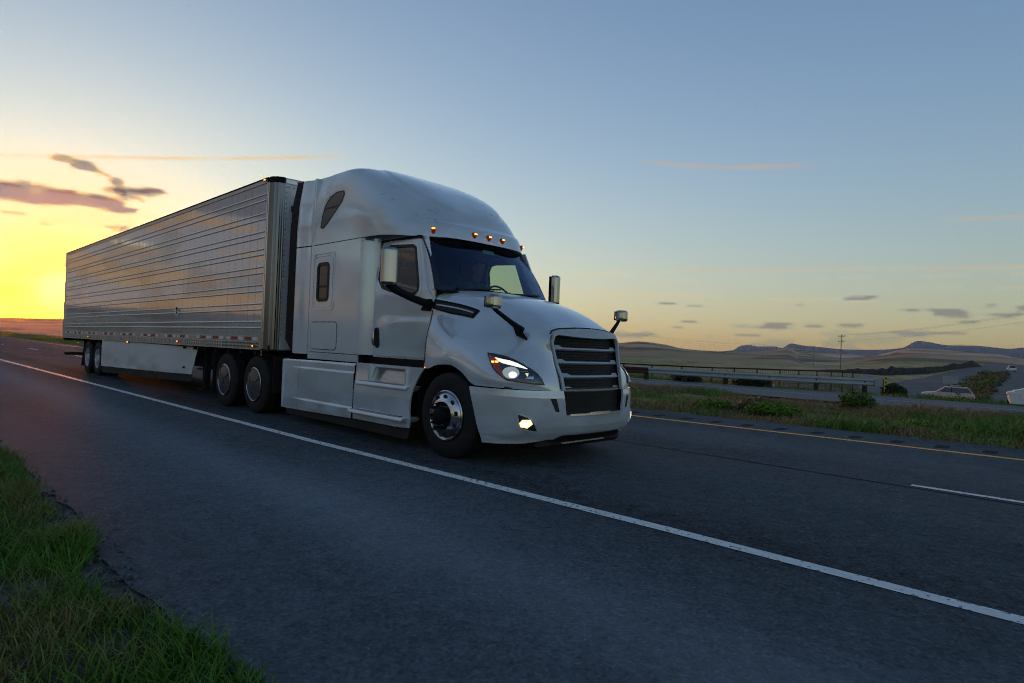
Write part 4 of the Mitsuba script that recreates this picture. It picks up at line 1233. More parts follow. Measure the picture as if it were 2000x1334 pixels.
put('nose_backing', cat(box(4.5, 5.86, .75, 1.85, .55, 1.5, .05), box(5.5, 5.98, .45, 2.15, .4, .86, .05), box(5.6, 5.86, .62, 1.98, .6, 1.42, .03)), 'mat_gasket', TK)


# --- headlamps laid into the wing
def smooth_poly(p, r=.006):
    return sg.Polygon(p).buffer(0).buffer(r, quad_segs=4).buffer(-2 * r, quad_segs=4).buffer(r, quad_segs=4)


HOUSING = smooth_poly([(.5606, -.7481), (.5955, -.7349), (.641, -.7226), (.6876, -.7292), (.7423, -.7518), (.789, -.793), (.8285, -.8436), (.8533, -.8918), (.8655, -.9526), (.8256, -.953), (.7637, -.9458), (.6809, -.935), (.6624, -.9174), (.6341, -.8826), (.6105, -.8434), (.5904, -.8006)], .003)
AMBER = smooth_poly([(.5745, -.7583), (.6024, -.7607), (.6274, -.7801), (.6422, -.8214), (.6557, -.8677), (.6691, -.9075), (.6578, -.9057), (.6337, -.8746), (.6145, -.8418), (.5947, -.7984)], .002)
AMB_ON = [smooth_poly([(a, -.794 + k * .010), (a + .0135, -.787 + k * .010), (a + .014, -.802 + k * .010), (a + .001, -.807 + k * .010)], .0015) for k, a in enumerate((.595, .6115))]
DRL = smooth_poly([(.602, -.759), (.6302, -.7543), (.6688, -.7474), (.7111, -.7547), (.7532, -.7782), (.7748, -.7973), (.7339, -.7899), (.6844, -.7849), (.6444, -.7845), (.6271, -.7783)], .002)
PROJ = sa.scale(sg.Point(0, 0).buffer(1, quad_segs=10), .042, .056)
PROJ = sa.translate(PROJ, .698, -.859)
HOT = sa.translate(sa.scale(sg.Point(0, 0).buffer(1, quad_segs=8), .020, .028), .709, -.879)
lift = lambda d: (lambda a, b: hood_lift(a, b, d))


def hood_lift(a, b, d):
    h = 1e-3
    p = hood(a, b)
    n = np.cross(hood(a, b + h) - hood(a, b - h), hood(a + h, b) - hood(a - h, b))
    n /= np.linalg.norm(n, axis=1, keepdims=True) + 1e-12
    n *= np.sign((n * (p - [4.9, CY, .9])).sum(1, keepdims=True))
    return p + n * d


def onhood(poly, d, t, m, name, parent, smooth=30, step=.02, **k):
    """A patch on both sides of the hood, raised by d with thickness t."""
    r = []
    ms = hood_patch(poly, d, t, step)
    for i, par in enumerate(parent):
        r.append(put(name, mikit.ply(ms if i == 0 else mirror(ms, CY), m, smooth, **k), None, par))
    return r


def hood_patch(poly, d, t, step):
    out = []
    for g in getattr(poly, 'geoms', [poly]):
        e = trimesh.creation.extrude_polygon(g, .005, engine='earcut')
        v, f = trimesh.remesh.subdivide_to_size(e.vertices, e.faces, step, max_iter=14)
        lo, hi = hood_lift(v[:, 0], v[:, 1], d), hood_lift(v[:, 0], v[:, 1], d + t)
        m = tm(lo + (hi - lo) * (v[:, 2:3] / .005), f)
        m.merge_vertices(digits_vertex=6)
        out.append(m)
    m = cat(*out)
    return m


hl = []
for i in (0, 1):
    b = f'{TK}__headlight' + ('' if i == 0 else '_001')
    hl.append(b)
onhood(HOUSING, .001, .004, 'mat_lens_dark', 'housing', hl)
onhood(HOUSING.difference(HOUSING.buffer(-.006)), .004, .012, 'mat_gasket', 'bezel', hl)
onhood(AMBER, .005, .004, 'mat_amber', 'turn_signal', hl)
for q in AMB_ON:
    onhood(q, .009, .003, 'mat_amber', 'signal_diode', hl, **glow('', AMBER_GLOW, .55))
onhood(DRL, .005, .005, 'mat_pearl_lamp', 'daylight_strip', hl, **glow('', (.93, 1.0, .80), .085))
onhood(PROJ.difference(AMBER), .005, .012, 'mat_pearl_lamp', 'projector', hl, **glow('', (.85, 1, .92), .012))
onhood(HOT, .017, .004, 'mat_pearl_lamp', 'projector_glow', hl, **glow('', (1, 1, .93), .12))
onhood(smooth_poly([(.7668, -.8445), (.7832, -.8404), (.783, -.8843)], .001), .005, .006, 'mat_pearl_lamp', 'reflector', hl, **glow('', (1, .85, .35), .05))
onhood(smooth_poly([(.7712, -.9013), (.7907, -.8752), (.8096, -.8741), (.8095, -.9019)], .001), .005, .006, 'mat_reflector', 'reflector', hl)
onhood(sg.LineString([(.745, -.832), (.776, -.823)]).buffer(.0022), .005, .005, 'mat_reflector', 'reflector_rib', hl)
for i, b in enumerate(hl):
    e = trimesh.creation.extrude_polygon(HOUSING, .005, engine='earcut')
    v, f = trimesh.remesh.subdivide_to_size(e.vertices, e.faces, .02, max_iter=14)
    keep = np.all(v[f][:, :, 2] > .0025, axis=1)
    m = tm(hood_lift(v[:, 0], v[:, 1], (.026 - .012 * (np.array([HOUSING.exterior.distance(sg.Point(a, b_)) for a, b_ in v[:, :2]]) < .004))[:, None]), f[keep])
    put('cover_lens', m if i == 0 else mirror(m, CY), 'mat_clear', b, True)

# --- hood side vents
VENT = smooth_poly([(.022, -.4315), (.2423, -.4509), (.3544, -.4608), (.3221, -.5436), (.1775, -.5475), (.0657, -.5286), (.022, -.52)], .004)
vt = [f'{TK}__hood_vent', f'{TK}__hood_vent_001']
onhood(VENT, .001, .006, 'mat_gasket', 'vent_panel', vt)
onhood(VENT.difference(VENT.buffer(-.012)), .005, .012, 'mat_trim', 'vent_frame', vt)
onhood(sg.LineString([(.06, -.482), (.32, -.497)]).buffer(.006, cap_style='flat'), .005, .012, 'mat_step_plate', 'vent_blade', vt)
# cowl seam between hood and cab
hb = np.linspace(-.97, -.33, 40)
p = hood_lift(np.full(40, .018), hb, .002)
both('hood_seam', tube(p, .006, 5), 'mat_seam', True)

# --- grille
GZ = [.58, .865, 1.02, 1.155, 1.30, 1.42, 1.53]
GX = [6.10, 6.075, 6.045, 6.005, 5.972, 5.948, 5.952]
GV = [.56, .58, .595, .628, .645, .662, .60]
gx = lambda v, z: np.interp(z, GZ, GX) - .3 * np.maximum(0, z - 1.455) + .085 * (1 - np.clip(v / .62, -1, 1) ** 2)
on_grille = lambda a, b: on(np.stack([gx(a, b), a, b], -1))
zz = np.array([.868, 1.02, 1.155, 1.30, 1.42, 1.49])
left = [(-float(np.interp(z, GZ, GV)) + .004, z) for z in zz] + [(-.585, 1.53), (-.50, 1.55), (-.25, 1.57), (0, 1.576)]
outer = sg.Polygon(left + [(-v, z) for v, z in left[::-1]])
li = [(-float(np.interp(z, GZ, GV)) + .036, z) for z in (.83, 1.02, 1.155, 1.30, 1.40)] + [(-.59, 1.47), (-.54, 1.488), (-.3, 1.474), (0, 1.468)]
inner = sg.Polygon(li + [(-v, z) for v, z in li[::-1]]).buffer(.01).buffer(-.01)
GR = f'{TK}__grille'
put('frame', slab(outer.difference(inner), lambda a, b: on_grille(a, b) - [.012, 0, 0], .034, .05), 'mat_grille_bar', GR, 35)
low = sg.Polygon([(-.535, .875), (-.49, .605), (.49, .605), (.535, .875)])
put('mesh', slab(inner.union(low.buffer(.03)).union(sg.box(-.56, .6, .56, 1.5)), lambda a, b: on_grille(a, b) - [.075, 0, 0], .01, .08), 'mat_grille_dark', GR)
put('bulkhead', slab(outer.buffer(.02), lambda a, b: on_grille(a, b) - [.105, 0, 0], .01, .08), 'mat_gasket', GR)
put('duct_wall', slab(outer.buffer(-.004).difference(outer.buffer(-.016)), lambda a, b: on_grille(a, b) - [.107, 0, 0], .10, .08), 'mat_gasket', GR)
lat = []
for z in np.arange(.62, 1.47, .03):
    v = np.linspace(-.55, .55, 20)
    lat.append(tube(on_grille(v, np.full(20, z)) - [.055, 0, 0], .0035, 4, False))
for v in np.arange(-.54, .55, .04):
    z = np.linspace(.62, 1.46, 10)
    lat.append(tube(on_grille(np.full(10, v), z) - [.055, 0, 0], .0035, 4, False))
put('mesh_wire', cat(*lat), 'mat_gasket', GR, kind='stuff')
for z in (1.333, 1.177, 1.018, .868):
    hw = float(np.interp(z, GZ, GV)) - .035
    pts = [(-hw, z + .026), (-hw + .12, z + .026), (-hw + .16, z + .002), (hw - .16, z + .002), (hw - .12, z + .026), (hw, z + .026), (hw, z - .010), (-hw, z - .010)]
    put('grille_bar', slab(sg.Polygon(pts).buffer(.003), lambda a, b: on_grille(a, b) - [.05, 0, 0] + np.stack([-.5 * (b - z + .012), 0 * a, 0 * a], -1), .03, .05), 'mat_grille_bar', GR, 35)
put('lower_lip', slab(sg.Polygon([(-.50, .59), (-.49, .612), (-.2, .612), (-.19, .624), (.19, .624), (.2, .612), (.49, .612), (.50, .59)]), lambda a, b: on_grille(a, b) - [.02, 0, 0], .05, .06), 'mat_grille_silver', GR, 30)

# --- bumper
BP = np.array([(5.245, -1.218), (5.5, -1.192), (5.72, -1.135), (5.885, -1.045), (6.005, -.90), (6.075, -.72), (6.118, -.55), (6.158, -.3), (6.17, 0)])
BP = np.vstack([BP, (BP * [1, -1])[-2::-1]])
BS = np.concatenate([[0], np.cumsum(np.linalg.norm(np.diff(BP, axis=0), axis=1))])
BS = BS / BS[-1] * 2
bump_c = CubicSpline(BS, BP)


def bump(s, z):
    p = bump_c(np.clip(s, 0, 2))
    d = bump_c(np.clip(s, 0, 2), 1)
    d /= np.linalg.norm(d, axis=-1, keepdims=True)
    n = np.stack([d[:, 1], -d[:, 0]], -1)
    fr = sstep(.15, .5, np.minimum(s, 2 - s))
    o = np.interp(z, [.25, .33, .40, .47, .62, .80, .84, .88], [-.10, -.075, -.02, .006, .012, .012, .004, -.002]) * (.3 + .7 * fr)
    # the lower centre stands forward as a wide lip
    p = p + n * o[:, None]
    return on(np.stack([p[:, 0], p[:, 1], z], -1))


bm = sg.Polygon([(0, .876), (.05, .62), (.115, .262), (.40, .285), (.58, .325), (1, .335), (1.42, .325), (1.6, .285), (1.885, .262), (1.95, .62), (2, .876), (1.33, .872), (1.305, .60), (.695, .60), (.67, .872)])
n_out = np.sign((bump(np.array([.501]), np.array([.5])) - bump(np.array([.5]), np.array([.5])))[0, 1])
mbump = slab(bm, bump, .025, .05)
c = mbump.centroid
BMK = put('bumper', slab(bm, bump, .025, .04, True), 'mat_white', TK, 25)
put('bumper_backing', slab(sg.Polygon([(.3, .9), (.3, .4), (1.7, .4), (1.7, .9), (1.33, .9), (1.3, .62), (.7, .62), (.67, .9)]), lambda s, z: bump(s, z) - [.06, 0, 0], .004, .1), 'mat_gasket', TK)
air = sg.Polygon([(.64, .332), (.69, .372), (1.31, .372), (1.36, .332), (1.3, .30), (.7, .30)])
put('air_dam', slab(air, bump, .012, .05), 'mat_trim', TK, 25)
put('front_plate', box(5.90, 5.98, .9, 1.7, .25, .268, .006), 'mat_trailer_white', TK)
put('valance', box(5.6, 5.95, .5, 2.1, .2, .4, .05), 'mat_gasket', TK)


def on_bump_px(s0, z0, pts):
    return smooth_poly([(s0 + a, z0 + b) for a, b in pts], .004)


for i, mk in enumerate((lambda m: m, lambda m: mirror(m, CY))):
    fl = f'{TK}__fog_light' + ('' if i == 0 else '_001')
    P0 = smooth_poly([(.3627, .6195), (.3874, .6052), (.4242, .5856), (.4624, .5426), (.4848, .4587), (.4945, .4293), (.4543, .4351), (.403, .456), (.3742, .5096)], .004)
    put('recess', mk(slab(P0, bump, .004, .03)), 'mat_gasket', fl, 20)
    put('bezel', mk(slab(P0.buffer(.006).difference(P0.buffer(-.004)), bump, .010, .03)), 'mat_white', fl, 30)
    put('lens', mikit.ply(mk(slab(smooth_poly([(.378, .5207), (.3946, .5558), (.4433, .5587), (.4569, .5147), (.4271, .469), (.386, .4772)], .004), lambda s, z: bump(s, z), .02, .02)), 'mat_pearl_lamp', 30, **glow('', (1, .88, .42), .09)), None, fl)
    put('lens_core', mikit.ply(mk(slab(sa.translate(sa.scale(sg.Point(0, 0).buffer(1), .020, .022), .412, .512), lambda s, z: bump(s, z), .024, .02)), 'mat_pearl_lamp', 30, **glow('', (1, .93, .6), .25)), None, fl)
    put('bumper_slot', mk(slab(smooth_poly([(.5676, .7878), (.6125, .7873), (.6397, .6399), (.6087, .6466)], .003), bump, .003, .03)), 'mat_gasket', TK)

# --- chassis fairings and steps on each flank
def fairing(x0, x1):
    x = np.linspace(x0, x1, 12)
    t = np.linspace(0, 1, 90)
    zb, zt = np.interp(x, [.74, 2.87], [.204, .252]), np.interp(x, [.7, 2.87], [1.0, 1.02])
    X = np.repeat(x[:, None], 90, 1)
    Z = zb[:, None] + (zt - zb)[:, None] * t
    tap = sstep(.92, 1.5, X)
    v = -1.222 - .016 * tap * sstep(.895, .88, Z) - .018 * tap * sstep(.405, .385, Z) + .01 * sstep(.30, .22, Z) + .02 * sstep(.985, 1.02, Z)
    lean = np.interp(X, [.70, .76], [0, 0])
    return grid(on(np.stack([X - .03 * (1 - t) * 0 + lean, v, Z], -1)), False)


both('chassis_fairing', fairing(.71, 1.245), 'mat_white', 30)
both('chassis_fairing', fairing(1.252, 2.855), 'mat_white', 30)
both('fairing_edge', box(.705, .72, .055, .10, .21, .995, .004), 'mat_white')
arch = sg.Point(4.87, .52).buffer(.70, quad_segs=24)
sp = sg.box(2.865, .255, 4.47, 1.035).difference(arch).difference(sg.Polygon([(3.24, .80), (4.02, .80), (4.06, 1.0), (3.34, 1.0)]))
sp = sp.intersection(sg.Polygon([(2.8, .2), (4.17, .27), (4.24, .6), (4.45, 1.1), (2.8, 1.1)]))
flank = lambda a, b: on(np.stack([a, -1.232 + .03 * sstep(.6, 1.03, b), b], -1))
both('step_panel', slab(sp, flank, .02, .06, True), 'mat_white', 30)
both('kick_plate', grid(on(np.stack([np.stack([x, v + 0 * x, z + 0 * x], -1) for v, z in ((-1.16, .79), (-1.10, 1.01)) for x in [np.linspace(3.22, 4.07, 12)]], 1))), 'mat_step_plate', True)
both('pocket_wall', cat(box(3.2, 3.26, .07, .2, .78, 1.02), box(4.04, 4.07, .07, .2, .78, 1.02)), 'mat_white')
for z, v0, x0, x1 in ((.79, -1.262, 2.95, 4.13), (.395, -1.33, 2.88, 4.15)):
    y0 = CY + v0
    bd = trimesh.convex.convex_hull(np.vstack([box(x0, x1, y0 + .012, .26, z - .012, z, .004).vertices, box(x0, x1 - .02, y0, .25, z - .05, z - .02, .008).vertices, box(x0, x1 - .06, .08, .2, z - .075, z - .05).vertices]))
    s_, s2 = both('step', bd, 'mat_white', 30)
    for kk, mk in ((s_, lambda m: m), (s2, lambda m: mirror(m, CY))):
        put('tread', mk(box(x0 + .06, x1 - .12, y0 + .03, .2, z + .001, z + .006)), 'mat_step_tread', kk)
        put('tread_strip', mk(box(x0 + .05, x1 - .1, y0 + .014, y0 + .028, z + .001, z + .012, .002)), 'mat_polished', kk)
        put('tread_strip', mk(box(x0 + .1, x1 - .14, y0 + .085, y0 + .099, z + .003, z + .012, .002)), 'mat_polished', kk)
both('lower_skirt', slab(sg.Polygon([(.83, .125), (4.10, .115), (4.17, .29), (.80, .23)]), lambda a, b: on(np.stack([a, -1.19 + .03 * (a > 99), b], -1)), .01, .3), 'mat_rubber_flap')
both('skirt_seam', tube([[.8, .105, .235], [4.17, .105, .275]], .006, 6), 'mat_trim')
both('fuel_tank', box(.8, 4.1, .30, .65, .3, 1.03, .1), 'mat_chassis', 30)
th_ = np.linspace(.15, np.pi + .2, 40)
lin = grid(np.stack([np.stack([4.87 + .64 * np.cos(th_), y + 0 * th_, .52 + .60 * np.sin(th_)], -1) for y in (.15, .62)], 1))
both('arch_liner', lin, 'mat_gasket', True)
both('inner_arch_wall', box(4.2, 5.5, .60, .63, .35, 1.1), 'mat_gasket')
va = np.linspace(.0, .42, 60)
e = hood_lift(np.linspace(.03, .40, 50), np.full(50, -.998), .0)
both('arch_lip', tube(e + [0, .012, .004], .012, 6), 'mat_trim', True)

# --- mirrors
def mirror_head(o, w, d, h, r):
    m = trimesh.creation.box((1, 1, 1))
    b = box(-d / 2, d / 2, -w / 2, w / 2, -h / 2, h / 2, r)
    v, f = trimesh.remesh.subdivide_to_size(b.vertices, b.faces, .03)
    m = tm(v, f)
    m.merge_vertices(digits_vertex=6)
    trimesh.smoothing.filter_taubin(m, iterations=12)
    q = m.vertices
    q[:, 0] += .035 * (1 - (2 * q[:, 1] / w) ** 2) * (q[:, 0] > 0)
    m.apply_translation(o)
    return m


for i, mk in enumerate((lambda m: m, lambda m: mirror(m, CY))):
    mm_ = f'{TK}__side_mirror' + ('' if i == 0 else '_001')
    toe = trimesh.transformations.translation_matrix((4.095, -.27, 2.265)) @ trimesh.transformations.rotation_matrix(math.radians(-25), [0, 0, 1])
    hd, bk = mirror_head((0, 0, 0), .20, .10, .46, .035), box(-.07, -.05, -.095, .095, -.215, .215, .008)
    hd.apply_transform(toe); bk.apply_transform(toe)
    put('shell', mk(hd), 'mat_chrome', mm_, True)
    put('back', mk(bk), 'mat_trim', mm_)
    put('arm', mk(cat(tube([[4.09, -.27, 2.06], [4.12, -.18, 1.985], [4.2, .0, 1.90], [4.27, .17, 1.845], [4.32, .25, 1.825]], [.055, .05, .045, .05, .05], 10))), 'mat_trim', mm_, True)
    put('mount', mk(slab(smooth_poly([(4.12, 1.76), (4.30, 1.745), (4.32, 1.90), (4.24, 1.90)], .006), lambda a, b: on_door(a, b) + [0, -.0, 0], .03, .1)), 'mat_trim', mm_, 20)
    hm = f'{TK}__hood_mirror' + ('' if i == 0 else '_001')
    put('head', mk(mirror_head((5.60, .066, 1.825), .18, .10, .15, .045)), 'mat_chrome', hm, True)
    put('back', mk(box(5.535, 5.55, -.01, .142, 1.765, 1.885, .006)), 'mat_trim', hm)
    put('arm', mk(tube([[5.58, .085, 1.765], [5.60, .15, 1.715], [5.645, .32, 1.61], [5.69, .46, 1.53]], [.022, .023, .028, .036], 10)), 'mat_trim', hm, True)
    put('foot', mk(hood_patch(smooth_poly([(.60, -.452), (.66, -.47), (.715, -.522), (.712, -.54), (.65, -.54), (.63, -.49)], .004), .002, .03, .02)), 'mat_trim', hm, 30)

# --- roof marker lamps
for t_ in (1.03, 1.51, 1.5708, 1.6316, np.pi - 1.03):
    p = on(roof_pt(np.array([t_]), np.array([2.862])))[0]
    q = on(roof_pt(np.array([t_ + .01]), np.array([2.862])))[0] - p
    yaw = math.atan2(q[1], q[0]) - math.pi / 2
    M = trimesh.transformations.translation_matrix(p) @ trimesh.transformations.rotation_matrix(yaw, [0, 0, 1])
    body = trimesh.convex.convex_hull(np.vstack([box(-.02, .035, -.032, .032, -.0, .03, .008).vertices, box(-.02, .012, -.018, .018, -.065, -.02, .006).vertices]))
    body.apply_transform(M)
    k = put('roof_marker_lamp', body, 'mat_amber', TK, 25)
    d = box(.03, .042, -.022, .022, .004, .018, .002)
    d.apply_transform(M)
    put('glowing_diode', mikit.ply(d, 'mat_amber', **glow('', AMBER_GLOW, .9)), None, k)

# --- wheels
def rim_front():
    m = lathe([(.292, .03), (.298, -.004), (.286, -.014), (.276, -.006), (.262, -.004), (.245, -.024), (.20, -.05), (.165, -.062), (.15, -.05), (.14, -.03), (0, -.03)], (0, 0, 0), 90)
    back = lathe([(0, .03), (.25, .06), (.292, .06)], (0, 0, 0), 90)
    s = cat(m, back)
    return m


_steer_rim = rim_front()
_steer_holes = [tube([[.222 * math.cos(a), -.049, .222 * math.sin(a)], [.225 * math.cos(a), -.0305, .225 * math.sin(a)]], .027, 16) for a in np.arange(10) * .6283 + .2]
_hub = lathe([(.10, -.03), (.105, -.10), (.085, -.135), (.05, -.15), (0, -.152)], (0, 0, 0), 28)
_lug = [cat(tube([[.145 * math.cos(a), -.03, .145 * math.sin(a)], [.145 * math.cos(a), -.085, .145 * math.sin(a)], [.145 * math.cos(a), -.135, .145 * math.sin(a)]], [.021, .019, .006], 8)) for a in np.arange(10) * .6283]
STEER = [('tyre', mikit.ply(tyre_mesh(0, .275), 'mat_tyre', 35), 'mat_tyre'), ('rim', mikit.ply(_steer_rim, 'mat_wheel_alu', 30), 'mat_wheel_alu'), *[('hand_hole', mikit.ply(m, 'mat_gasket', 30), 'mat_gasket') for m in _steer_holes], ('hub', mikit.ply(_hub, 'mat_trim', 30), 'mat_trim')]
STEER += [('lug_nut', mikit.ply(m, 'mat_trim', 30), 'mat_trim') for m in _lug]
DUAL_SAVED, DUAL = DUAL, []
wheel_dual(TK, 4.87, .075, .503, STEER, None)
wheel_dual(TK, 4.87, 2.525, .503, STEER, None, True)
DUAL = DUAL_SAVED
for x in (-.30, -1.62):
    wheel_dual(TK, x, .035, .503, COVER_FACE, None)
    wheel_dual(TK, x, 2.565, .503, COVER_FACE, None, True)
put('frame_rail', cat(box(-2.3, 5.6, .86, .95, .68, .95)), 'mat_chassis', TK)
put('frame_rail', cat(box(-2.3, 5.6, 1.65, 1.74, .68, .95)), 'mat_chassis', TK)
for x in (-.30, -1.62, 4.87):
    put('axle', cyl([x, .25, .5], [x, 2.35, .5], .075, 16), 'mat_chassis', TK)
put('fifth_wheel', box(-1.5, -.4, .9, 1.7, .96, 1.09, .03), 'mat_chassis', TK)
put('deck_plate', box(.1, 1.4, .6, 2.0, .97, 1.0), 'mat_chassis', TK)
for y in (.05, 1.95):
    put('mud_flap', slab(sg.box(0, 0, .6, .62), lambda a, b: np.stack([.36 + .02 * b, y + a, .40 + b], -1), .012, .2), 'mat_tyre', TK)
    put('mud_flap', slab(sg.box(0, 0, .6, .8), lambda a, b: np.stack([-2.24 - .05 * (.8 - b), y + a, .22 + b], -1), .012, .2), 'mat_tyre', TK)
put('air_hose', tube([[1.2, 1.1, 1.5], [.9, 1.0, 1.2], [.5, .95, 1.35], [.28, .9, 1.6]], .02, 8), 'mat_tyre', TK, True)
put('tail_pipe', tube([[.5, .3, .6], [.62, .16, .45]], .06, 12), 'mat_chassis', TK)


# ------------------------------------------------------------------ the driver
def figure(bones, edge=.03, it=8):
    parts = []
    for p, q, a, b in bones:
        s0 = trimesh.creation.icosphere(2, a); s0.apply_translation(p)
        s1 = trimesh.creation.icosphere(2, b); s1.apply_translation(q)
        parts.append(manifold3d.Manifold.hull_points(np.vstack([s0.vertices, s1.vertices])))
    u = manifold3d.Manifold.batch_boolean(parts, manifold3d.OpType.Add).refine_to_length(edge)
    m = u.to_mesh()
    t = tm(m.vert_properties[:, :3], m.tri_verts)
    t.merge_vertices(digits_vertex=6)
    trimesh.smoothing.filter_taubin(t, iterations=it)
    return t


DX, DY = 3.30, 1.88
hip, chest, neck, head = (DX + .05, DY, 1.80), (DX, DY, 2.16), (DX + .03, DY, 2.36), (DX + .06, DY, 2.50)
bones = [((hip[0], DY - .1, hip[2]), (hip[0], DY + .1, hip[2]), .13, .13), (hip, chest, .14, .16), ((DX, DY - .15, 2.23), (DX, DY + .15, 2.23), .075, .075), (chest, (DX, DY, 2.25), .15, .11), ((DX, DY, 2.26), neck, .07, .055), (neck, head, .055, .085),
         (head, (DX + .075, DY, 2.555), .088, .095), ((DX + .10, DY, 2.45), (DX + .12, DY, 2.44), .05, .042), ((DX + .16, DY, 2.505), (DX + .178, DY, 2.485), .012, .014),
         ((DX + .06, DY - .09, 2.51), (DX + .05, DY - .095, 2.53), .018, .02), ((DX + .06, DY + .09, 2.51), (DX + .05, DY + .095, 2.53), .018, .02)]
for s in (-1, 1):
    sh, el, wr = (DX, DY + s * .19, 2.22), (DX + .17, DY + s * .25, 1.99), (3.84, DY + s * .20, 2.09)
    bones += [(sh, el, .062, .047), (el, wr, .046, .03)]
    pm_ = (3.885, DY + s * .215, 2.10)
    bones += [(wr, pm_, .03, .036)]
    for k in range(4):                       # fingers bent round the rim
        zz_ = 2.135 - .021 * k
        a = (pm_[0] + .03, pm_[1] - s * .012, zz_)
        b = (pm_[0] + .055 - .004 * abs(k - 1), pm_[1] + s * .012, zz_ - .004)
        c_ = (pm_[0] + .04, pm_[1] + s * .038, zz_ - .006)
        bones += [(pm_, a, .012, .010), (a, b, .010, .009), (b, c_, .009, .008)]
    bones += [(pm_, (pm_[0] - .005, pm_[1] - s * .03, 2.14), .013, .010), ((pm_[0] - .005, pm_[1] - s * .03, 2.14), (pm_[0] + .015, pm_[1] - s * .035, 2.16), .010, .008)]
    kn, ft = (DX + .50, DY + s * .13, 1.82), (DX + .66, DY + s * .13, 1.36)
    bones += [((DX + .08, DY + s * .1, 1.80), kn, .085, .062), (kn, ft, .058, .042), (ft, (DX + .82, DY + s * .13, 1.31), .04, .035)]
PR = thing('person', 'driver in a dark shirt sitting behind the steering wheel of the truck', 'person')
put('body', figure(bones, .018, 6), 'mat_skin', PR, True)
sb = [(p, q, a + .012, b + .012) for p, q, a, b in bones[:4]]
for s in (-1, 1):
    sb += [((DX, DY + s * .19, 2.22), (DX + .17, DY + s * .25, 1.99), .074, .06), ((DX + .17, DY + s * .25, 1.99), (DX + .3, DY + s * .23, 2.03), .058, .05)]
put('shirt', figure(sb, .025, 6), 'mat_shirt', PR, True)
put('trousers', figure([((DX + .08, DY + s * .1, 1.80), (DX + .50, DY + s * .13, 1.82), .1, .075) for s in (-1, 1)] + [((DX + .50, DY + s * .13, 1.82), (DX + .65, DY + s * .13, 1.4), .072, .055) for s in (-1, 1)] + [((hip[0], DY - .1, 1.79), (hip[0], DY + .1, 1.79), .145, .145)], .03, 6), 'mat_seam', PR, True)
put('hair', figure([((DX + .03, DY, 2.555), (DX + .07, DY, 2.59), .096, .085), ((DX + .0, DY, 2.5), (DX + .02, DY, 2.56), .075, .09)], .02, 5), 'mat_hair', PR, True)


# ------------------------------------------------------------------ other traffic
mat('mat_car_white', (.68, .68, .68), .3, coat=1.0)
mat('mat_car_maroon', (.62, .45, .45), .3, coat=1.0)
mat('mat_car_glass', (.012, .014, .018), .08, coat=1.0)
TYRE_SMALL = mikit.ply(lathe([(.2, .03), (.22, .0), (.30, .005), (.325, .04), (.325, .17), (.30, .2), (.2, .2)], (0, 0, 0), 28), 'mat_tyre', 35)
RIM_SMALL = mikit.ply(lathe([(.215, .02), (.2, .01), (.17, .04), (.06, .035), (.05, .02), (0, .02)], (0, 0, 0), 28), 'mat_polished', 30)
SUV = [(-2.25, .42), (-2.28, .72), (-2.15, .90), (-1.10, 1.02), (-1.0, 1.05), (2.1, 1.06), (2.25, .95), (2.28, .55), (2.2, .32)]
SUV_TOP = [(-1.02, 1.05), (-.30, 1.60), (.0, 1.66), (1.55, 1.66), (1.75, 1.60), (2.12, 1.06)]
SEDAN = [(-2.28, .30), (-2.33, .52), (-2.2, .68), (-1.8, .80), (-.95, .93), (1.6, .96), (2.2, .92), (2.3, .6), (2.22, .28)]
SEDAN_TOP = [(-.98, .93), (-.2, 1.38), (.15, 1.45), (.9, 1.44), (1.75, .96)]
TRUCK_TOP = [(-.9, 1.05), (-.3, 1.68), (.1, 1.74), (.8, 1.72), (.95, 1.06)]


def shell(pts, half, inset, taper=0.):
    """A side outline given width, with softened flanks; taper pulls the top inwards."""
    p = np.array(sg.Polygon(pts).buffer(.04).buffer(-.08).buffer(.04).simplify(.004).exterior.coords)[:-1]
    c = sg.Polygon(p)
    zlo, zhi = p[:, 1].min(), p[:, 1].max()
    cen = np.array([p[:, 0].mean(), (zlo + zhi) / 2])
    rings = []
    for y, k in ((-half, inset), (-half + inset * .8, inset * .25), (-half + inset * 2, 0), (half - inset * 2, 0), (half - inset * .8, inset * .25), (half, inset)):
        d = p - cen
        q = p - d / (np.linalg.norm(d, axis=1, keepdims=True) + 1e-9) * k
        yy = y * (1 - taper * (p[:, 1] - zlo) / (zhi - zlo + 1e-9))
        rings.append(np.column_stack([q[:, 0], yy, q[:, 1]]))
    P = np.array(rings)
    P = np.concatenate([P, P[:, :1]], 1)
    e = trimesh.creation.triangulate_polygon(sg.Polygon(p), engine='earcut')
    tri = np.array(e[1])
    v0 = np.array(e[0])
    from scipy.spatial import cKDTree
    ix = cKDTree(p).query(v0)[1]
    n = len(p)
    caps = [tm(rings[0], ix[tri]), tm(rings[-1], ix[tri][:, ::-1])]
    m = cat(grid(P, True), *caps)
    m.merge_vertices(digits_vertex=5)
    m.fix_normals()
    return m


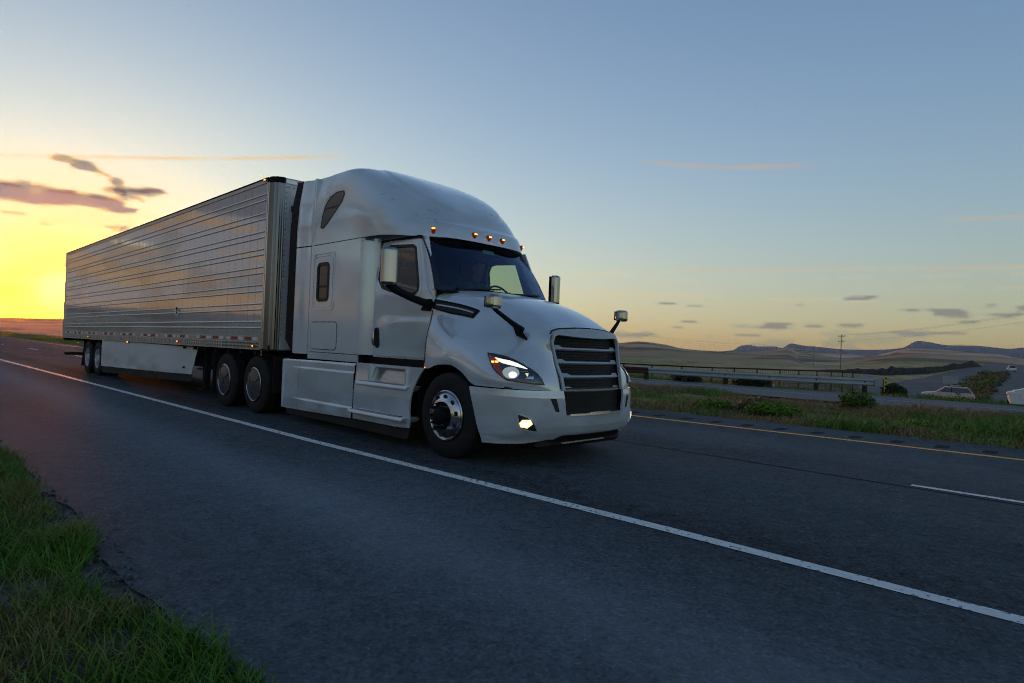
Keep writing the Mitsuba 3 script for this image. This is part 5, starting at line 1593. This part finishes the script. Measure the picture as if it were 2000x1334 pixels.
def car(name, label, category, at, heading, body, topo, paint, lit=False, bed=False, rack=False):
    t = thing(name, label, category)
    z = at[2] if len(at) > 2 else float(land(at[0], at[1]))
    M = T().translate([at[0], at[1], z]).rotate([0, 0, 1], heading)

    def add(nm, m, mt, smooth=30, par=None, **k):
        d = mikit.ply(m, mt, smooth, **k)
        d['to_world'] = M
        return put(nm, d, None, par or t)

    wells = sg.Point(-1.35, .33).buffer(.38).union(sg.Point(1.38, .33).buffer(.38))
    lower = sg.Polygon(body).difference(wells)
    add('body', shell(list(lower.exterior.coords)[:-1], .91, .05), paint, 35)
    add('cabin', shell(topo, .80, .05, .14), 'mat_car_glass', 35)
    tp = np.array(topo)
    roof = sg.Polygon(topo).intersection(sg.box(-3, tp[:, 1].max() - .085, 3, 3))
    add('roof', shell(list(roof.buffer(.012).exterior.coords)[:-1], .72, .03, .02), paint, 35)
    zb, zt = tp[0, 1], tp[:, 1].max() - .06
    for s in (-1, 1):
        for x0, x1 in ((tp[0, 0] + .02, tp[1, 0] + .05), (.30, .30), (tp[-1, 0] - .04, tp[-2, 0] - .05)):
            add('roof_pillar', tube([[x0, s * .805, zb], [x1, s * .70, zt]], [.05, .04], 6), paint if x0 != .3 else 'mat_trim')
        add('headlight', mikit and box(body[1][0] - .008, body[1][0] + .36, s * .70 - .222, s * .70 + .222, body[1][1] + .03, body[1][1] + .13, .03), 'mat_pearl_lamp', 30)
        add('tail_light', box(2.16, 2.29, s * .72 - .12, s * .72 + .12, .72, .90, .02), 'mat_red_lens', 30)
        add('door_handle', box(.1, .28, s * .90 - .03, s * .90 + .03, .80, .83, .008), 'mat_trim')
        add('side_mirror', box(-.72, -.60, s * .98 - .08, s * .98 + .08, 1.0, 1.12, .03), paint)
        for x in (-1.35, 1.38):
            b = f'{t}__wheel'
            i = COUNT.get(b, 0)
            COUNT[b] = i + 1
            k = b if i == 0 else f'{b}_{i:03d}'
            W = M @ T().translate([x, s * .91, .325]).scale([1, -s, 1])
            scene[k + '__tyre'] = {**TYRE_SMALL, 'to_world': W}
            scene[k + '__rim'] = {**RIM_SMALL, 'to_world': W}
    add('bumper_intake', box(body[1][0] + .0, body[1][0] + .3, -.86, .86, body[1][1] - .21, body[1][1] - .12, .02), 'mat_trim', 30)
    for s in (-1, 1):
        add('door_seam', cat(box(-.62, -.612, s * .912 - .004, s * .912 + .004, .45, .95), box(.42, .428, s * .912 - .004, s * .912 + .004, .45, .95)), 'mat_trim')
    add('front_grille', box(body[1][0] - .005, body[1][0] + .05, -.45, .45, body[1][1] - .14, body[1][1] + .02, .01), 'mat_trim')
    if rack:
        for s in (-.55, .55):
            add('roof_rail', tube([[-.1, s, 1.70], [1.5, s, 1.70]], .02, 6), 'mat_trim')
        add('roof_carrier', box(.3, 1.1, -.4, .4, 1.68, 1.80, .05), 'mat_sign_grey')
    return t


x, y = polar(80, 98.65)
car('parked_car', 'reddish estate car with roof carrier half hidden behind the opposite carriageway', 'car', (x, y, float(land(x, y)) + .12), 10, SUV, SUV_TOP, 'mat_car_maroon', rack=True)
car('white_car', 'white car entering at the right edge on the opposite carriageway', 'car', (8.42 + 2.33, 18.6, .0), 0, SEDAN, SEDAN_TOP, 'mat_car_white')
x, y = polar(232, 94.95)
car('distant_car', 'tiny white vehicle far up the right hand side road', 'car', (x, y, float(land(x, y)) + .15), -78, SUV, SUV_TOP, 'mat_car_white')


# ------------------------------------------------------------------ haze
scene['haze_air'] = {"type": "homogeneous", "albedo": rgb(.95,.95,.95), 'sigma_t': rgb(5.5e-5, 5.8e-5, 8.0e-5), 'phase': {'type': 'hg', 'g': .92}}
scene['haze'] = {'type': 'cube', 'to_world': T().translate([0, 0, 78]).scale([6800, 6800, 84]), 'bsdf': {'type': 'null'}, 'interior': {'type': 'ref', 'id': 'haze_air'}}
labels['haze'] = {'label': 'thin evening haze over the plain', 'category': 'haze', 'kind': 'stuff'}
scene['camera']['medium'] = {'type': 'ref', 'id': 'haze_air'}
